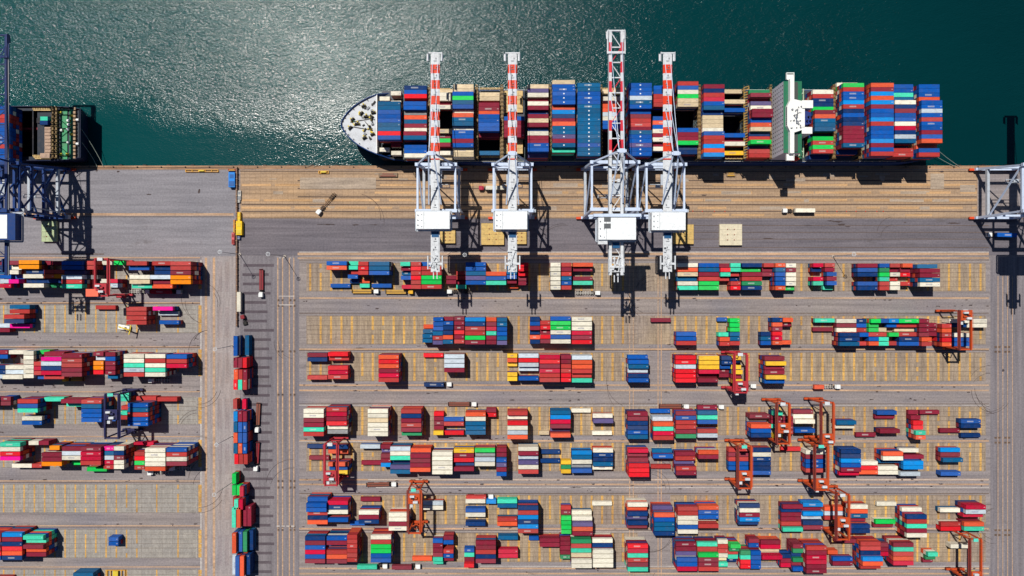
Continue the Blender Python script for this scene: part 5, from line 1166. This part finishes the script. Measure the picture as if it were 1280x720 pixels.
# ------------------------------------------------------------------ yard wall and the clutter beside it
w_ = thing('yard_wall', (0, 0, 0), 0, 'long thin brown wall between the western and the eastern yard', 'wall')
MB().bx(WX(296.2), WX(297.6), WY(408), WY(209), 0, 1.7).build('panel', P('wall_brown', (120, 92, 76), dirt=.5), w_)
mb = MB(); [mb.bx(WX(295.9), WX(297.9), WY(y)-.25, WY(y)+.25, 0, 2.0) for y in range(210, 408, 7)]; mb.build('post', P('wall_post', (150, 120, 96)), w_)
def hut(px, py, wpx, hpx, h, m, m2, label, cat, name):
    t = thing(name, (WX(px, h), WY(py, h), .02), 0, label, cat); a, b = wpx*.49/2, hpx*.49/2
    MB().bx(-a, a, -b, b, .15, h).build('body', m, t, bevel=.08)
    r_ = MB(); r_.bx(-a*.8, a*.8, -b*.85, -b*.2, h+.01, h+.25); r_.bx(-a*.6, a*.6, b*.2, b*.7, h+.01, h+.15); r_.build('roof_unit', m2, t)
    f = MB(); [f.bx(sx*a*.8-.15, sx*a*.8+.15, sy*b*.8-.2, sy*b*.8+.2, 0, .15) for sx in (-1, 1) for sy in (-1, 1)]; f.build('skid', m_blk, t)
    MB().bx(a+.005, a+.03, -.5, .5, .3, 2.1 if h > 2.2 else h-.2).build('door', m2, t)
hut(289.5, 224.5, 8, 19, 3.0, P('hut_blue', (16, 124, 210), dirt=.15), P('hut_blue_dark', (20, 90, 160)), 'bright blue hut by the quay edge beside the wall', 'hut', 'site_hut')
hut(298.6, 285, 7.5, 17.5, 3.0, P('hut_yellow', (240, 196, 20), dirt=.15), m_yell, 'large yellow hut beside the wall at the quay road', 'hut', 'site_hut')
hut(298.6, 272, 3.6, 14, 2.2, P('bin_yellow', (232, 184, 40), dirt=.3), m_yell, 'narrow yellow bin above the yellow hut', 'bin', 'waste_bin')
hut(292.6, 283, 2.4, 17, 1.6, P('rack_orange', (198, 122, 50), dirt=.3), m_och, 'narrow ochre rack left of the yellow hut', 'rack', 'storage_rack')
hut(291.2, 298, 3.6, 15, 1.6, P('rack_pink', (206, 92, 96), dirt=.4), m_red2, 'pinkish red rack below left of the yellow hut', 'rack', 'storage_rack')
hut(298.4, 296.5, 3.4, 6, 1.4, P('crate_blue', (40, 80, 150), dirt=.4), m_grey, 'small blue crate below the yellow hut', 'crate', 'crate')
hut(289.8, 212.4, 10, 2.6, 1.2, m_red2, m_och, 'rust red crate just above the blue hut', 'crate', 'crate')
hut(299.0, 244, 4.5, 12, 1.0, m_wchas, m_grey, 'pale pallet rack between the quay edge and the yellow bin', 'rack', 'storage_rack')
hut(298.4, 251.5, 3.8, 4, 1.0, m_grey, m_wchas, 'grey crate under the pale pallet rack', 'crate', 'crate')
hut(485, 218.5, 24, 5, 1.2, P('rusty_pile', (130, 106, 82), dirt=.7), m_flat, 'rusty steel bin at the quay edge left of the striped cranes', 'bin', 'waste_bin')
hut(913.8, 217.8, 11, 5.5, 1.0, P('rusty_grid', (150, 124, 96), dirt=.7), m_och, 'rusty grid crate on the apron just below the big ship', 'crate', 'crate')
# yellow spreader beam lying by the quay edge
def beamthing(px, py, L, W, label):
    t = thing('spreader_beam', (WX(px), WY(py), .03), 0, label, 'spreader'); mb = MB(); mb.bx(-L/2, L/2, -W/2, -W/2+.35, .4, .9); mb.bx(-L/2, L/2, W/2-.35, W/2, .4, .9)
    for i in range(6): x = -L/2+.2+(L-.4)*i/5; mb.bx(x-.2, x+.2, -W/2+.36, W/2-.36, .42, .85)
    mb.build('frame', P('spreader_ochre', (216, 158, 52), dirt=.4), t)
    mb = MB(); mb.bx(-1.6, 1.6, -W/2+.4, W/2-.4, .9, 1.7); mb.build('head_block', m_yell, t)
    f = MB(); [f.bx(sx*(L/2-.4)-.2, sx*(L/2-.4)+.2, sy*(W/2-.2)-.2, sy*(W/2-.2)+.2, 0, .4) for sx in (-1, 1) for sy in (-1, 1)]; f.build('foot', m_red2, t)
beamthing(253, 213.8, 20.5, 1.5, 'yellow spreader beam lying along the western quay edge')
beamthing(405, 215.4, 6.5, 1.7, 'short dark yellow spreader on the apron near the quay edge')
beamthing(146, 717, 11.5, 5.2, 'yellow lattice spreader at the bottom left edge')
# white trailer parked along the wall
o = container_object(WX(298.2, 4), WY(377.3, 4), 1.3, 1, 12.19, 'W'); tag(o, 'cream white container parked alone beside the brown wall', 'container')
t = thing('trailer', (WX(298.2, 4), WY(377.3, 4), .03), 0, 'dark trailer under the white container beside the wall', 'trailer')
MB().bx(-.6, .6, -6.1, 6.1, .9, 1.25).build('frame', m_chas, t)
for y in (-4.8, -3.6, -2.4, 4.9): w_ = MB(); w_.tube((-1.1, y, .5), (-.7, y, .5), .5, 10); w_.tube((.7, y, .5), (1.1, y, .5), .5, 10); w_.tube((-.7, y, .5), (.7, y, .5), .08, 6); w_.build('wheel_axle', m_tyre, t)
# tractor wrecks by the wall
t = thing('tractor_unit', (WX(306), WY(399.5), .06), R(15), 'dark maroon tractor unit beside the wall below the white container', 'tractor')
MB().bx(-1.2, 1.2, .6, 3.0, .8, 3.0).build('cab', m_redflat, t, bevel=.15); MB().bx(-.6, .6, -3.4, .6, .7, 1.1).build('frame', m_blk, t); MB().bx(-1.0, 1.0, -3.2, -1.4, 1.12, 1.4).build('fifth_wheel', m_tyre, t)
for y in (1.8, -1.9, -3.0): w_ = MB(); w_.tube((-1.3, y, .55), (-.8, y, .55), .55, 10); w_.tube((.8, y, .55), (1.3, y, .55), .55, 10); w_.tube((-.8, y, .55), (.8, y, .55), .08, 6); w_.build('wheel_axle', m_tyre, t)
# ------------------------------------------------------------------ light masts
def mast(px, py, h, label):
    t = thing('light_mast', (WX(px), WY(py), 0), 0, label, 'light mast', 'tall light masts')
    MB().tube((0, 0, 0), (0, 0, h), .24, 10, 0, .10).build('pole', P('mast_galvanised', (150, 152, 156)), t)
    mb = MB(); n = 12
    for i in range(n):
        a0, a1 = 2*math.pi*i/n, 2*math.pi*(i+1)/n; mb.beam((0.95*math.cos(a0), 0.95*math.sin(a0), h-.3), (0.95*math.cos(a1), 0.95*math.sin(a1), h-.3), .16)
        if i % 3 == 0: mb.beam((0, 0, h-.2), (0.95*math.cos(a0), 0.95*math.sin(a0), h-.3), .12)
    mb.build('head_ring', m_cw, t)
    for i in range(8):
        a0 = 2*math.pi*i/8; MB().box((1.1*math.cos(a0), 1.1*math.sin(a0), h-.55), (.4, .3, .3), 0, a0).build('floodlight', m_cw, t)
    MB().tube((0, 0, 0), (0, 0, .5), .9, 10).build('footing', P('footing_concrete', (170, 160, 150)), t)
mast(300, 318, 30, 'light mast beside the wall at the quay road, its head left of its foot')
mast(356, 320.5, 30, 'light mast at the top left corner of the first eastern row')
mast(584.5, 321, 27, 'light mast standing in the shadow between the first two striped cranes')
mast(1041, 320.5, 27, 'light mast above the gap in the first eastern row')
mast(291, 432, 26, 'light mast beside the blue stacks at the top of the wall line')
mast(290, 603, 26, 'light mast beside the bright green containers in the wall line')
mast(291, 545, 24, 'light mast left of the blue and orange stacks of the wall line')
# bollards along the quay edge
bo = MB(); bo.tube((0, 0, 0), (0, 0, .5), .28, 10, 0, .22); bo.tube((0, 0, .5), (0, 0, .68), .42, 10, 0, .34)
b0 = bo.build('bollard', P('bollard_dark', (52, 44, 42))); b0.location = (WX(112), QY-.9, L0)
tag(b0, 'small dark bollard on the quay coping, one of an even row', 'bollard', 'bollards along the quay edge')
k = 0
for px in range(142, 1280, 30):
    c_ = b0.copy(); C.objects.link(c_); c_.location = (WX(px), QY-.9, L0)
# fenders on the quay wall
f0 = MB(); f0.bx(-1.0, 1.0, -.02, .75, -2.6, -.3); fo = f0.build('fender', m_tyre); fo.location = (WX(120), QY+.03, 0)
tag(fo, 'black rubber fender on the quay wall, one of an even row', 'fender', 'fenders on the quay wall')
for px in range(150, 1280, 30):
    c_ = fo.copy(); C.objects.link(c_); c_.location = (WX(px), QY+.03, 0)
# road cones and small bins scattered at the ends of the rows
cn = MB(); cn.tube((0, 0, .06), (0, 0, .8), .24, 8, 0, .05); cn.box((0, 0, .03), (.6, .6, .06)); c0 = cn.build('traffic_cone', m_cr); c0.location = (WX(866), WY(264), L2)
tag(c0, 'small white topped cone on the tan apron, one of a line', 'cone', 'cones on the tan apron')
for px in (878, 893, 906, 1034, 1046, 1058, 1070, 1082, 1096, 1104): c_ = c0.copy(); C.objects.link(c_); c_.location = (WX(px), WY(264.3), L2)
